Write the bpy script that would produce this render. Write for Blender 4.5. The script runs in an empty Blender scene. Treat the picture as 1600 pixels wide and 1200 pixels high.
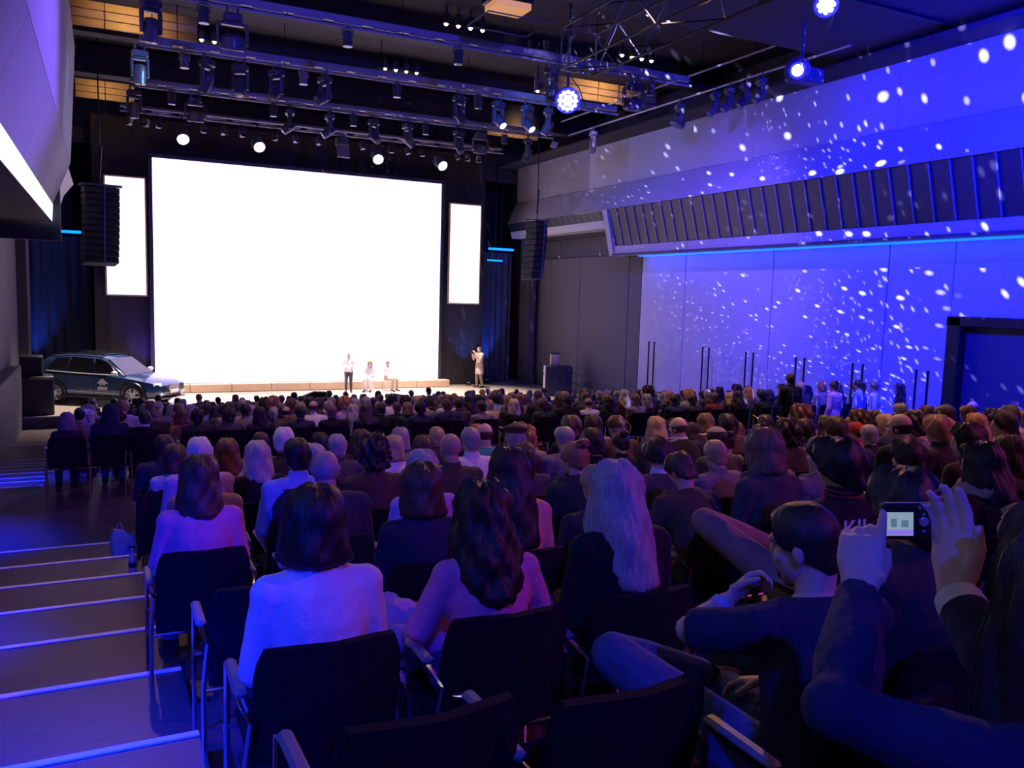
import bpy, bmesh, math, random
import numpy as np
from mathutils import Vector, Matrix, Euler
random.seed(7)
rng = random.Random(11)
PI = math.pi
R = math.radians
SC = bpy.context.scene
COL = SC.collection

# ------------------------------------------------------------------ camera, world, lights, exposure
F, PSI, PITCH, ROLL = 1295.0, R(26.2), R(6.05), R(1.7)
fw = Vector((math.sin(PSI) * math.cos(PITCH), math.cos(PSI) * math.cos(PITCH), -math.sin(PITCH)))
r0 = Vector((math.cos(PSI), -math.sin(PSI), 0))
u0 = r0.cross(fw)
RT = math.cos(ROLL) * r0 + math.sin(ROLL) * u0
UP = -math.sin(ROLL) * r0 + math.cos(ROLL) * u0
cam_d = bpy.data.cameras.new('camera')
cam = bpy.data.objects.new('camera', cam_d)
COL.objects.link(cam)
cam.matrix_world = Matrix((RT, UP, -fw)).transposed().to_4x4()
cam_d.sensor_width = 36.0
cam_d.lens = F * 36.0 / 1600.0
cam_d.clip_start = 0.05
cam_d.clip_end = 200
SC.camera = cam
SC.view_settings.view_transform = 'Standard'
SC.view_settings.look = 'None'
SC.view_settings.exposure = 0.0
SC.view_settings.gamma = 1.0
SC.view_settings.use_curve_mapping = False

w = bpy.data.worlds.new('world')
SC.world = w
w.use_nodes = True
w.node_tree.nodes['Background'].inputs[0].default_value = (0.16, 0.10, 0.55, 1)
w.node_tree.nodes['Background'].inputs[1].default_value = 0.012


def ray(px, py):
    """direction through a point of the photograph (used for measuring where things stand)"""
    return fw + RT * ((px - 800) / F) - UP * ((py - 600) / F)


def onX(px, py, X):
    d = ray(px, py); return d * (X / d.x)


def onY(px, py, Y):
    d = ray(px, py); return d * (Y / d.y)


def onZ(px, py, Z):
    d = ray(px, py); return d * (Z / d.z)


def aim(o, target):
    d = Vector(target) - o.location
    o.rotation_euler = d.to_track_quat('-Z', 'Y').to_euler()


def spot(name, loc, target, power, color, angle, blend=0.4, radius=0.08):
    d = bpy.data.lights.new(name, 'SPOT')
    d.energy = power; d.color = color; d.spot_size = R(angle); d.spot_blend = blend; d.shadow_soft_size = radius
    o = bpy.data.objects.new(name, d); COL.objects.link(o); o.location = loc; aim(o, target)
    return o


def area(name, loc, target, power, color, sx, sy):
    d = bpy.data.lights.new(name, 'AREA')
    d.energy = power; d.color = color; d.shape = 'RECTANGLE'; d.size = sx; d.size_y = sy
    o = bpy.data.objects.new(name, d); COL.objects.link(o); o.location = loc; aim(o, target)
    return o


def gobo(name, loc, target, power, color, angle, scale, seed, dot=0.22, keep=0.55):
    """a profile spot with a dotted gobo wheel: light leaves it through scattered round holes"""
    o = spot(name, loc, target, power, color, angle, 0.25, 0.012)
    d = o.data
    d.use_nodes = True
    nt = d.node_tree; N = nt.nodes; L = nt.links
    em = [n for n in N if n.type == 'EMISSION'][0]
    tc = N.new('ShaderNodeTexCoord')
    vt = N.new('ShaderNodeVectorTransform'); vt.vector_type = 'VECTOR'; vt.convert_from = 'WORLD'; vt.convert_to = 'OBJECT'
    L.new(tc.outputs['Normal'], vt.inputs[0])
    sp = N.new('ShaderNodeSeparateXYZ'); L.new(vt.outputs[0], sp.inputs[0])
    dx = N.new('ShaderNodeMath'); dx.operation = 'DIVIDE'; L.new(sp.outputs[0], dx.inputs[0]); L.new(sp.outputs[2], dx.inputs[1])
    dy = N.new('ShaderNodeMath'); dy.operation = 'DIVIDE'; L.new(sp.outputs[1], dy.inputs[0]); L.new(sp.outputs[2], dy.inputs[1])
    cb = N.new('ShaderNodeCombineXYZ'); L.new(dx.outputs[0], cb.inputs[0]); L.new(dy.outputs[0], cb.inputs[1]); cb.inputs[2].default_value = seed
    vo = N.new('ShaderNodeTexVoronoi'); vo.inputs['Scale'].default_value = scale; vo.inputs['Randomness'].default_value = 0.9
    L.new(cb.outputs[0], vo.inputs['Vector'])
    mr = N.new('ShaderNodeMapRange'); mr.inputs['From Min'].default_value = dot; mr.inputs['From Max'].default_value = dot * 0.22
    mr.inputs['To Min'].default_value = 0; mr.inputs['To Max'].default_value = 1
    L.new(vo.outputs['Distance'], mr.inputs['Value'])
    sc = N.new('ShaderNodeSeparateColor'); L.new(vo.outputs['Color'], sc.inputs[0])
    gt = N.new('ShaderNodeMath'); gt.operation = 'LESS_THAN'; gt.inputs[1].default_value = keep; L.new(sc.outputs[0], gt.inputs[0])
    mu = N.new('ShaderNodeMath'); mu.operation = 'MULTIPLY'; L.new(mr.outputs[0], mu.inputs[0]); L.new(gt.outputs[0], mu.inputs[1])
    L.new(mu.outputs[0], em.inputs['Strength'])
    return o


BLUE = (0.0, 0.012, 1.0)
# moving-head washes and profiles of the hall rig, plus unseen fill lamps
spot('wall_wash_near', (9.0, 7.0, 5.7), (17.6, 9.5, 1.6), 30000, (0.001, 0.004, 1.0), 92, 0.9, 0.1)
spot('wall_wash_upper', (12.2, 8.5, 5.2), (17.3, 14.5, 4.6), 5000, (0.001, 0.003, 1.0), 80, 0.9, 0.1)
spot('wall_wash_far', (10.6, 16.0, 5.2), (17.5, 21.5, 0.6), 4800, (0.11, 0.06, 1.0), 70, 0.9, 0.1)
spot('aisle_wash_blue', (-1.95, -1.2, 1.25), (-1.5, 4.6, -2.4), 2300, BLUE, 62, 0.9, 0.05)
spot('aisle_fill_blue', (-2.15, 6.2, 0.3), (-1.65, 6.0, -2.4), 3200, BLUE, 56, 0.9, 0.05)  # unseen blue spots, added for the glow along the aisle's wall side
spot('aisle_fill_blue', (-2.15, 2.6, 0.6), (-0.8, 3.2, -2.0), 3400, BLUE, 56, 0.9, 0.05)
spot('aisle_fill_blue', (-2.15, 10.2, 0.0), (-1.9, 10.4, -2.9), 2600, BLUE, 60, 0.9, 0.05)
spot('aisle_fill_blue', (-2.15, 15.5, -0.8), (-1.2, 15.8, -3.4), 1300, BLUE, 84, 0.9, 0.05)
spot('crowd_wash_blue', (-1.5, -5.0, 5.0), (0.6, 3.2, -1.4), 2300, (0.012, 0.02, 1.0), 44, 0.8, 0.08)
spot('crowd_wash_violet', (12.0, -3.0, 5.4), (4.0, 6.0, -1.5), 1300, (1.0, 0.13, 0.75), 62, 0.8, 0.15)
spot('crowd_wash_amber', (12.0, 15.0, 6.0), (7.0, 6.0, -2.0), 2400, (1.0, 0.42, 0.16), 60, 0.8, 0.15)
spot('aisle_downlight', (0.2, 12.5, 5.9), (-0.3, 6.8, -2.4), 700, (1.0, 0.46, 0.34), 40, 0.9, 0.05)
for hx, hy, hz, pw in ((4.5, 13.5, 5.9, 420), (9.5, 13.5, 5.9, 650), (11.6, 10.5, 5.9, 420), (6.0, 18.5, 7.2, 420), (11.5, 18.5, 7.2, 420), (7.0, 7.5, 5.9, 420), (10.0, 4.5, 5.9, 300), (3.5, 8.0, 5.9, 160)):
    spot('crowd_fill_warm', (hx, hy, hz), (hx, hy - .6, -3), pw * 2.3, (1.0, 0.50, 0.32), 66, 0.9, 0.06)  # unseen warm spots added over the crowd to brighten it
spot('rig_fill_blue', (5.0, 6.0, 5.0), (8.0, 24.0, 6.2), 3000, (0.07, 0.06, 1.0), 60, 0.8, 0.1)  # added blue fill, standing in for lamps lighting one another
gobo('gobo_profile_near', (10.5, 9.0, 5.6), (17.3, 13.2, 2.4), 26000, (0.46, 0.42, 1.0), 112, 6.0, 0.3, 0.26, 0.80)
gobo('gobo_profile_far', (10.0, 15.0, 5.6), (17.2, 22.0, 2.6), 26000, (0.55, 0.53, 1.0), 112, 5.6, 4.3, 0.24, 0.85)
gobo('gobo_profile_side', (5.5, 13.0, 5.8), (-0.9, 16.5, 4.4), 4000, (0.7, 0.75, 1.0), 40, 22.0, 8.3, 0.28, 0.5)
spot('ledge_fill_violet', (6.0, 18.0, 5.9), (-0.9, 16.0, 2.8), 4200, (0.22, 0.10, 1.0), 74, 0.9, 0.1)  # violet fill added to turn the left balcony face purple
spot('upper_wall_fill_blue', (8.5, 21.0, 5.4), (17.3, 26.0, 4.9), 900, (0.08, 0.16, 1.0), 52, 0.9, 0.1)  # fill added to make the far upper wall bluer
spot('band_wash_blue', (3.0, 22.0, 5.6), (-0.7, 24.0, 4.2), 150, (0.25, 0.6, 1.0), 60, 0.9, 0.1)

# ------------------------------------------------------------------ materials
MATS = {}


def mat(name, color, rough=0.6, metal=0.0, emit=None, estr=0.0, var=0.06, nscale=6.0, bump=0.0, bscale=60.0, sheen=0.0, spec=0.5, stretch=None, coat=0.0, trans=0.0, bdist=0.01):
    if name in MATS: return MATS[name]
    m = bpy.data.materials.new(name); m.use_nodes = True
    nt = m.node_tree; N = nt.nodes; L = nt.links
    b = N['Principled BSDF']
    b.inputs['Roughness'].default_value = rough
    b.inputs['Metallic'].default_value = metal
    b.inputs['Specular IOR Level'].default_value = spec
    b.inputs['Sheen Weight'].default_value = sheen
    b.inputs['Coat Weight'].default_value = coat
    b.inputs['Transmission Weight'].default_value = trans
    tc = N.new('ShaderNodeTexCoord')
    mp = N.new('ShaderNodeMapping'); L.new(tc.outputs['Object'], mp.inputs[0])
    if stretch: mp.inputs['Scale'].default_value = stretch
    nz = N.new('ShaderNodeTexNoise'); nz.inputs['Scale'].default_value = nscale; nz.inputs['Detail'].default_value = 4
    L.new(mp.outputs[0], nz.inputs['Vector'])
    rp = N.new('ShaderNodeValToRGB')
    rp.color_ramp.elements[0].position = 0.25; rp.color_ramp.elements[1].position = 0.75
    rp.color_ramp.elements[0].color = tuple(max(0, c * (1 - var)) for c in color) + (1,)
    rp.color_ramp.elements[1].color = tuple(min(1, c * (1 + var)) for c in color) + (1,)
    L.new(nz.outputs['Fac'], rp.inputs[0]); L.new(rp.outputs[0], b.inputs['Base Color'])
    if emit:
        b.inputs['Emission Color'].default_value = tuple(emit) + (1,)
        b.inputs['Emission Strength'].default_value = estr
    if bump:
        n2 = N.new('ShaderNodeTexNoise'); n2.inputs['Scale'].default_value = bscale; n2.inputs['Detail'].default_value = 3
        L.new(mp.outputs[0], n2.inputs['Vector'])
        bp = N.new('ShaderNodeBump'); bp.inputs['Strength'].default_value = bump; bp.inputs['Distance'].default_value = bdist
        L.new(n2.outputs['Fac'], bp.inputs['Height']); L.new(bp.outputs[0], b.inputs['Normal'])
    MATS[name] = m
    return m


M_black = mat('black_metal', (0.012, 0.012, 0.014), 0.45, 0.3)
M_blackcloth = mat('black_drape', (0.030, 0.026, 0.028), 0.9, 0, var=0.15, bump=0.3, bscale=30, sheen=0.1)
M_bluecloth = mat('stage_wing_drape', (0.035, 0.045, 0.08), 0.85, 0, var=0.15, bump=0.2)
M_grey = mat('grey_metal', (0.30, 0.30, 0.33), 0.4, 0.6)
M_chrome = mat('chrome', (0.75, 0.75, 0.78), 0.18, 1.0, var=0.02)
M_beam = mat('painted_beam', (0.34, 0.32, 0.38), 0.5, 0.0)
M_ceil = mat('ceiling_black', (0.020, 0.018, 0.026), 0.8)
M_ceilp = mat('ceiling_panel', (0.035, 0.028, 0.036), 0.7, var=0.1)
M_wood = mat('oak_coffer', (0.55, 0.36, 0.16), 0.5, 0, var=0.15, stretch=(0.6, 6, 6), emit=(1.0, 0.52, 0.18), estr=0.0)
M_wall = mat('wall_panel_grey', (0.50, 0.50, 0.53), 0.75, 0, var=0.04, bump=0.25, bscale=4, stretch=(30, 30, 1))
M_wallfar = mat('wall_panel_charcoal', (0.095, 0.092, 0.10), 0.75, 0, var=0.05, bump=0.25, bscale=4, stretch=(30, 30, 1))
M_walldark = mat('wall_dark', (0.06, 0.055, 0.07), 0.7, 0, var=0.08)
M_lipleft = mat('balcony_plaster', (0.26, 0.25, 0.30), 0.7, 0, var=0.03)
M_lip = mat('ledge_plaster', (0.40, 0.40, 0.45), 0.7, 0, var=0.03)
M_rib = mat('panel_rib', (0.16, 0.16, 0.19), .45)
M_slat = mat('acoustic_panel', (0.018, 0.018, 0.028), 0.45, 0, var=0.15, bump=0.1)
M_floor = mat('dark_parquet', (0.09, 0.068, 0.07), 0.38, 0, var=0.25, nscale=3, stretch=(1, 8, 8))
M_step = mat('dark_step_boards', (0.095, 0.070, 0.070), 0.36, 0, var=0.2, nscale=4, stretch=(1.2, 9, 9))
M_nosing = mat('aluminium_nosing', (0.85, 0.85, 0.88), 0.5, 0.0, var=0.02)
M_stage = mat('stage_boards', (0.42, 0.36, 0.30), 0.30, 0, var=0.12, stretch=(1, 6, 6), coat=0.2)
M_stageedge = mat('stage_fascia', (0.05, 0.045, 0.05), 0.6)
M_plinth = mat('plinth_board', (0.50, 0.36, 0.24), 0.6)
M_screen = mat('led_screen_white', (0.8, 0.8, 0.8), 0.5, 0, emit=(0.66, 0.50, 1.0), estr=2.1)
M_side = mat('led_banner_white', (0.8, 0.8, 0.8), 0.5, 0, emit=(1.0, 0.90, 1.0), estr=1.15)
M_bezel = mat('screen_bezel', (0.03, 0.03, 0.04), 0.5)
M_lens_on = mat('fresnel_lens_lit', (0.9, 0.9, 0.9), 0.2, 0, emit=(1.0, 0.95, 0.86), estr=12)
M_lens_blue = mat('wash_lens_blue', (0.8, 0.8, 0.9), 0.2, 0, emit=(0.55, 0.62, 1.0), estr=5)
M_halo_blue = mat('wash_rim_blue', (0.1, 0.1, 0.9), 0.3, 0, emit=(0.0, 0.0, 1.0), estr=2.0)
M_lens = mat('lens_glass', (0.10, 0.11, 0.16), 0.08, 0, spec=0.8)
M_fixture = mat('fixture_black', (0.10, 0.10, 0.13), 0.35, 0.2)
M_fixgrey = mat('fixture_silver', (0.42, 0.40, 0.42), 0.35, 0.5)
M_down = mat('downlight_lit', (1, 0.9, 0.7), 0.3, 0, emit=(1.0, 0.80, 0.52), estr=9)
M_lipglow = mat('lip_painted_glow', (0.8, 0.8, 0.85), 0.4, 0, emit=(0.80, 0.86, 1.0), estr=1.25)  # emission stands in for light falling on the left balcony lip
M_ledblue = mat('led_line_blue', (0.1, 0.2, 0.9), 0.4, 0, emit=(0.0, 0.22, 1.0), estr=2.2)
M_seat = mat('chair_upholstery', (0.012, 0.011, 0.016), 0.95, 0, var=0.2, bump=0.25, bscale=250, sheen=0.0, spec=.15)
M_arm = mat('armrest_grey', (0.24, 0.24, 0.25), 0.5)
M_speaker = mat('speaker_cabinet', (0.018, 0.018, 0.022), 0.5)
M_grille = mat('speaker_grille', (0.03, 0.03, 0.036), 0.6, 0.3, bump=0.6, bscale=300)
M_case = mat('flightcase_panel', (0.34, 0.30, 0.42), 0.5)
M_rubber = mat('tyre_rubber', (0.015, 0.015, 0.016), 0.8)


# ------------------------------------------------------------------ mesh helpers
class MB:
    def __init__(s): s.v = []; s.f = []

    def add(s, vs, fs):
        o = len(s.v); s.v += [tuple(x) for x in vs]; s.f += [tuple(i + o for i in f) for f in fs]; return s

    def box(s, c, size, rot=None):
        c = Vector(c); h = Vector(size) / 2
        vs = [Vector((x * h.x, y * h.y, z * h.z)) for z in (-1, 1) for y in (-1, 1) for x in (-1, 1)]
        if rot is not None: vs = [rot @ v for v in vs]
        return s.add([v + c for v in vs], [(0, 2, 3, 1), (4, 5, 7, 6), (0, 1, 5, 4), (2, 6, 7, 3), (0, 4, 6, 2), (1, 3, 7, 5)])

    def bbox(s, c, size, b=0.01, rot=None):
        """box with chamfered edges"""
        h = Vector(size) / 2; c = Vector(c); b = min(b, h.x * .9, h.y * .9, h.z * .9)
        rings = []
        for z, ins in ((-h.z, b), (-h.z + b, 0), (h.z - b, 0), (h.z, b)):
            x, y = h.x - ins, h.y - ins; k = b if ins == 0 else b * .5
            rings.append([Vector(p) for p in ((-x + k, -y, z), (x - k, -y, z), (x, -y + k, z), (x, y - k, z), (x - k, y, z), (-x + k, y, z), (-x, y - k, z), (-x, -y + k, z))])
        if rot is not None: rings = [[rot @ p for p in r_] for r_ in rings]
        return s.loft([[p + c for p in r_] for r_ in rings])

    def loft(s, rings, caps=True, closed=True):
        n = len(rings[0]); vs = [p for r_ in rings for p in r_]; fs = []
        for i in range(len(rings) - 1):
            for j in range(n if closed else n - 1):
                a = i * n + j; b = i * n + (j + 1) % n
                fs.append((a, b, b + n, a + n))
        if caps:
            fs.append(tuple(reversed(range(n)))); fs.append(tuple(range((len(rings) - 1) * n, len(rings) * n)))
        return s.add(vs, fs)

    def tube(s, pts, rad, n=8, right=None, flat=1.0, caps=True):
        """tapered tube along pts; rad number or list; flat = ratio of the second radius"""
        pts = [Vector(p) for p in pts]
        if not isinstance(rad, (list, tuple)): rad = [rad] * len(pts)
        rings = []
        prev = None
        for i, p in enumerate(pts):
            d = (pts[min(i + 1, len(pts) - 1)] - pts[max(i - 1, 0)])
            d = d.normalized() if d.length > 1e-9 else Vector((0, 0, 1))
            ref = Vector(right) if right is not None else (prev if prev is not None else (Vector((1, 0, 0)) if abs(d.x) < 0.9 else Vector((0, 1, 0))))
            a = (ref - d * ref.dot(d)).normalized(); b = d.cross(a); prev = a
            rr = rad[i]
            ra, rb = (rr if isinstance(rr, (tuple, list)) else (rr, rr * flat))
            rings.append([p + a * (ra * math.cos(2 * PI * k / n)) + b * (rb * math.sin(2 * PI * k / n)) for k in range(n)])
        return s.loft(rings, caps)

    def ell(s, c, r, nu=12, nv=8, rot=None):
        c = Vector(c); rings = []
        if not isinstance(r, (tuple, list)): r = (r, r, r)
        for j in range(nv + 1):
            t = -PI / 2 + PI * j / nv
            t = max(-PI / 2 + 0.06, min(PI / 2 - 0.06, t))
            ring = [Vector((r[0] * math.cos(t) * math.cos(2 * PI * k / nu), r[1] * math.cos(t) * math.sin(2 * PI * k / nu), r[2] * math.sin(t))) for k in range(nu)]
            rings.append([(rot @ p if rot is not None else p) + c for p in ring])
        return s.loft(rings)

    def lathe(s, prof, c=(0, 0, 0), n=16, rot=None, caps=True):
        c = Vector(c)
        rings = []
        for r_, z in prof:
            ring = [Vector((r_ * math.cos(2 * PI * k / n), r_ * math.sin(2 * PI * k / n), z)) for k in range(n)]
            rings.append([(rot @ p if rot is not None else p) + c for p in ring])
        return s.loft(rings, caps)

    def prism(s, poly, a, b):
        """extrude a list of points by going from offset a to offset b"""
        a = Vector(a); b = Vector(b)
        return s.loft([[Vector(p) + a for p in poly], [Vector(p) + b for p in poly]])

    def mesh(s, name='m', smooth=True, angle=40):
        me = bpy.data.meshes.new(name); me.from_pydata(s.v, [], s.f); me.update()
        bm = bmesh.new(); bm.from_mesh(me); bmesh.ops.recalc_face_normals(bm, faces=bm.faces); bm.to_mesh(me); bm.free()
        if smooth:
            me.polygons.foreach_set('use_smooth', [True] * len(me.polygons)); me.set_sharp_from_angle(angle=R(angle))
        return me


def obj(name, me, m=None, parent=None, loc=(0, 0, 0), rot=(0, 0, 0), smooth=True, angle=40):
    if isinstance(me, MB): me = me.mesh(name, smooth, angle)
    o = bpy.data.objects.new(name, me); COL.objects.link(o)
    if m is not None:
        if len(me.materials) == 0: me.materials.append(m)
        elif me.materials[0] is not m:
            o.material_slots[0].link = 'OBJECT'; o.material_slots[0].material = m
    o.location = loc; o.rotation_euler = rot
    if parent is not None: o.parent = parent
    return o


def tag(o, label=None, cat=None, group=None, kind=None):
    if label: o['label'] = label
    if cat: o['category'] = cat
    if group: o['group'] = group
    if kind: o['kind'] = kind
    return o


def empty(name, loc=(0, 0, 0), rotz=0.0, **k):
    o = bpy.data.objects.new(name, None); COL.objects.link(o); o.location = loc; o.rotation_euler = (0, 0, rotz); o.empty_display_size = 0.1
    return tag(o, **k)


def copy_tree(o, parent=None):
    c = o.copy(); COL.objects.link(c)
    if parent is not None: c.parent = parent
    for ch in list(o.children): copy_tree(ch, c)
    return c


def struct(name, me, m, parent=None, **k):
    o = obj(name, me, m, parent, **k)
    if parent is None: o['kind'] = 'structure'
    return o


ORD = 'first second third fourth fifth sixth seventh eighth ninth tenth eleventh twelfth thirteenth fourteenth fifteenth sixteenth seventeenth eighteenth nineteenth twentieth'.split()
TENS = {20: 'twenty', 30: 'thirty', 40: 'forty'}


def ordinal(i):
    i += 1
    if i <= 20: return ORD[i - 1]
    t, u = i // 10 * 10, i % 10
    return {30: 'thirtieth', 40: 'fortieth'}.get(i) or TENS[t] + '-' + ORD[u - 1]

# ------------------------------------------------------------------ the hall
XB = 0.35              # left edge of the seating block
XL, XR = -2.3, 18.0    # side walls
LAND = -2.91


def zk(k): return -(2.77 - 0.137 * k)


def zl(j): return LAND - 0.137 * min(j, 10) if j <= 11 else -4.42


mb = MB().box(((XL + XR) / 2, 30.9, -4.47), (XR - XL + 1.4, 18.0, 0.1))
struct('floor', mb, M_floor)
lower_nose = [12.76, 13.71, 14.72, 15.74, 16.73, 17.81, 18.84, 19.91, 20.91, 22.02, 24.9]
# seating terraces: one platform object per row, the aisle steps beside them
for k in range(0, 12):
    z = zk(k); y1 = 9.25 - k
    o = obj('seating_terrace', MB().bbox(((XB + 19) / 2, y1 - 0.5, z - 0.12), (19 - XB, 1.0, 0.24), 0.008), M_step)
    tag(o, kind='structure')
    o = obj('aisle_step', MB().bbox(((XL + XB) / 2, 9.69 - k - 0.5, z - 0.12), (XB - XL, 1.0, 0.24), 0.006), M_step)
    tag(o, kind='structure')
    obj('step_nosing', MB().bbox(((XL + XB) / 2, 9.69 - k - 0.012, z + 0.004), (XB - XL - 0.03, 0.045, 0.012), 0.004), M_nosing, o)
    if k in (3, 5, 6):   # board joints on the treads
        pass
o = obj('landing_floor', MB().bbox((8.6, 11.3, LAND - 0.12), (23, 4.3, 0.24), 0.006), M_step); tag(o, kind='structure')
obj('step_nosing', MB().bbox(((XL - 0.9) / 2, 12.76 + 0.68, LAND + 0.004), (-0.9 - XL, 0.045, 0.012), 0.004), M_nosing, o)
for j in range(1, 11):
    z = LAND - 0.137 * j
    ya, yb = lower_nose[j - 1], lower_nose[j]
    o = obj('aisle_step', MB().bbox(((XL - 0.9) / 2, (ya + yb) / 2, z - 0.12), (-0.9 - XL, yb - ya, 0.24), 0.006), M_step); tag(o, kind='structure')
    obj('step_nosing', MB().bbox(((XL - 0.9) / 2, yb - 0.012, z + 0.004), (-0.9 - XL - 0.03, 0.045, 0.012), 0.004), M_nosing, o)
    y0, y1 = 12.45 + j, 13.45 + j + (1.2 if j == 10 else 0)
    o = obj('seating_terrace', MB().bbox(((19 - 0.9) / 2, (y0 + y1) / 2, z - 0.12), (19.9, y1 - y0, 0.24), 0.008), M_step); tag(o, kind='structure')

# ---- stage
STZ = -4.05
struct('stage_floor', MB().bbox((8.0, 34.0, STZ - 0.2), (21.5, 10.8, 0.37), 0.01), M_stage)
struct('trim_1', MB().bbox((8.0, 28.57, STZ - 0.02), (21.5, 0.06, 0.05), 0.01), M_grey)
struct('trim_2', MB().box((8.0, 28.58, STZ - 0.2), (21.5, 0.02, 0.33)), M_stageedge)
# plinth under the screen, in boards
pl = empty('screen_plinth', (7.45, 34.05, STZ), 0, label='low tan plinth along the foot of the giant white screen', cat='plinth')
for i in range(8):
    obj('board', MB().bbox((-5.35 + 1.53 * i, 0, 0.15), (1.51, 0.5, 0.298), 0.01), M_plinth, pl)

# ---- backdrop drape, screen, banners


def drape(name, x0, x1, y, z0, z1, m, amp=0.05, pitch=0.22, parent=None):
    n = max(8, int((x1 - x0) / pitch * 6)); mbd = MB()
    ph = rng.random() * 6
    fr = []; bk = []
    for i in range(n + 1):
        x = x0 + (x1 - x0) * i / n
        d = amp * (math.sin(2 * PI * x / pitch + ph) + 0.5 * math.sin(2 * PI * x / pitch / 2.7 + ph * 2))
        fr.append((x, y + d)); bk.append((x, y + d + 0.02))
    ring = [Vector((a, b, 0)) for a, b in fr] + [Vector((a, b, 0)) for a, b in reversed(bk)]
    mbd.prism(ring, (0, 0, z0), (0, 0, z1))
    return obj(name, mbd, m, parent, angle=60)


cur = drape('stage_backdrop', -0.35, 15.5, 34.75, STZ, 6.2, M_blackcloth, 0.02, 0.6)
tag(cur, 'black cloth backdrop behind the giant white screen', 'curtain')
sc_ = empty('led_wall', (7.45, 34.42, STZ + 0.3), 0, label='giant glowing white screen at the back of the stage', cat='screen')
obj('screen_face', MB().bbox((0.0, -0.03, 4.25), (11.55, 0.06, 8.5), 0.01), M_screen, sc_)
obj('frame', MB().box((-5.85, 0.05, 4.25), (0.14, 0.2, 8.6)).box((5.85, 0.05, 4.25), (0.14, 0.2, 8.6)).box((0, 0.05, 8.57), (11.84, 0.2, 0.14)).box((0, 0.1, 4.25), (11.6, 0.1, 8.5)), M_bezel, sc_)
for nm, x0, x1 in (('left', 0.08, 1.40), ('right', 13.66, 15.08)):
    b = empty('led_banner', ((x0 + x1) / 2, 34.35, -0.37), 0, label='tall narrow glowing banner screen %s the giant screen' % ('on the car side of' if nm == 'left' else 'past the far end of'), cat='screen', group='banner screens')
    wv = x1 - x0
    obj('screen_face', MB().bbox((0, -0.03, 2.15), (wv, 0.05, 4.3), 0.01), M_side, b)
    obj('frame', MB().box((-wv / 2 - 0.03, 0.02, 2.15), (0.05, 0.12, 4.36)).box((wv / 2 + 0.03, 0.02, 2.15), (0.05, 0.12, 4.36)).box((0, 0.02, 4.33), (wv + .1, 0.12, 0.05)).box((0, 0.02, -0.03), (wv + .1, 0.12, 0.05)).box((0, .06, 2.15), (wv, .06, 4.3)), M_plinth, b)

# stage shell behind the drape and the wings
struct('wall_back', MB().box((8.0, 39.2, 1.5), (26, 0.2, 12)), M_walldark)
d = drape('wing_curtain', -4.8, -0.45, 36.0, STZ, 1.75, M_bluecloth, 0.05, 0.35); tag(d, 'dark blue-lit wing curtain behind the parked car', 'curtain', 'wing curtains')
d = drape('wing_curtain', 15.7, 17.3, 35.6, STZ, 2.0, M_bluecloth, 0.05, 0.3); tag(d, 'dark blue-lit wing curtain past the photographer on stage', 'curtain', 'wing curtains')
lb = obj('wing_light_bar', MB().bbox((-1.6, 35.4, 1.9), (1.7, 0.1, 0.1), .02), M_ledblue); obj('hanger', MB().tube([(-1.6, 35.4, 1.9), (-1.6, 36.0, 6.2)], .015, 5), M_black, lb); tag(lb, 'glowing blue light bar above the wing curtain by the car', 'light bar', 'blue wing light bars')
lb = obj('wing_light_bar', MB().bbox((16.6, 35.3, 2.15), (1.3, 0.08, 0.1), .02), M_ledblue); obj('hanger', MB().tube([(16.6, 35.3, 2.15), (16.6, 35.3, 6.2)], .015, 5), M_black, lb); tag(lb, 'glowing blue light bar over the curtain past the photographer, upper one', 'light bar', 'blue wing light bars')
lb = obj('wing_light_bar', MB().bbox((16.3, 35.3, 1.62), (0.8, 0.06, 0.07), .02), M_ledblue); obj('hanger', MB().tube([(16.3, 35.3, 1.62), (16.3, 35.3, 6.2)], .015, 5), M_black, lb); tag(lb, 'short blue light bar over the curtain past the photographer, lower one', 'light bar', 'blue wing light bars')
# portal pillars
struct('wall_portal_left', MB().box((-3.0, 33.0, 1.5), (1.3, 1.2, 12)), M_walldark)
struct('wall_portal_right', MB().box((17.6, 34.4, 1.5), (0.35, 0.9, 12)), M_walldark)
struct('wall_proscenium', MB().box((7.5, 36.0, 7.3), (22, 0.3, 4.0)), M_walldark)

# ---- left wall, balcony structure
struct('wall_left', MB().box((XL - 0.15 - 0.35, 14.0, 1.5), (0.3, 36.8, 12)), M_walldark)
struct('wall_left_low', MB().bbox((XL - 0.17, 25.4, -3.5), (0.34, 6.6, 2.0), 0.02).box((XL - 0.17, 10, -3.2), (0.34, 24, 1.2)), M_walldark)
bal = obj('balcony_left', MB().prism([(XL - .3, 0, 1.70), (-1.30, 0, 1.70), (-1.30, 0, 1.72), (XL - .3, 0, 1.72)], (0, -3, 0), (0, 27.2, 0)), M_walldark); tag(bal, kind='structure')
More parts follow.
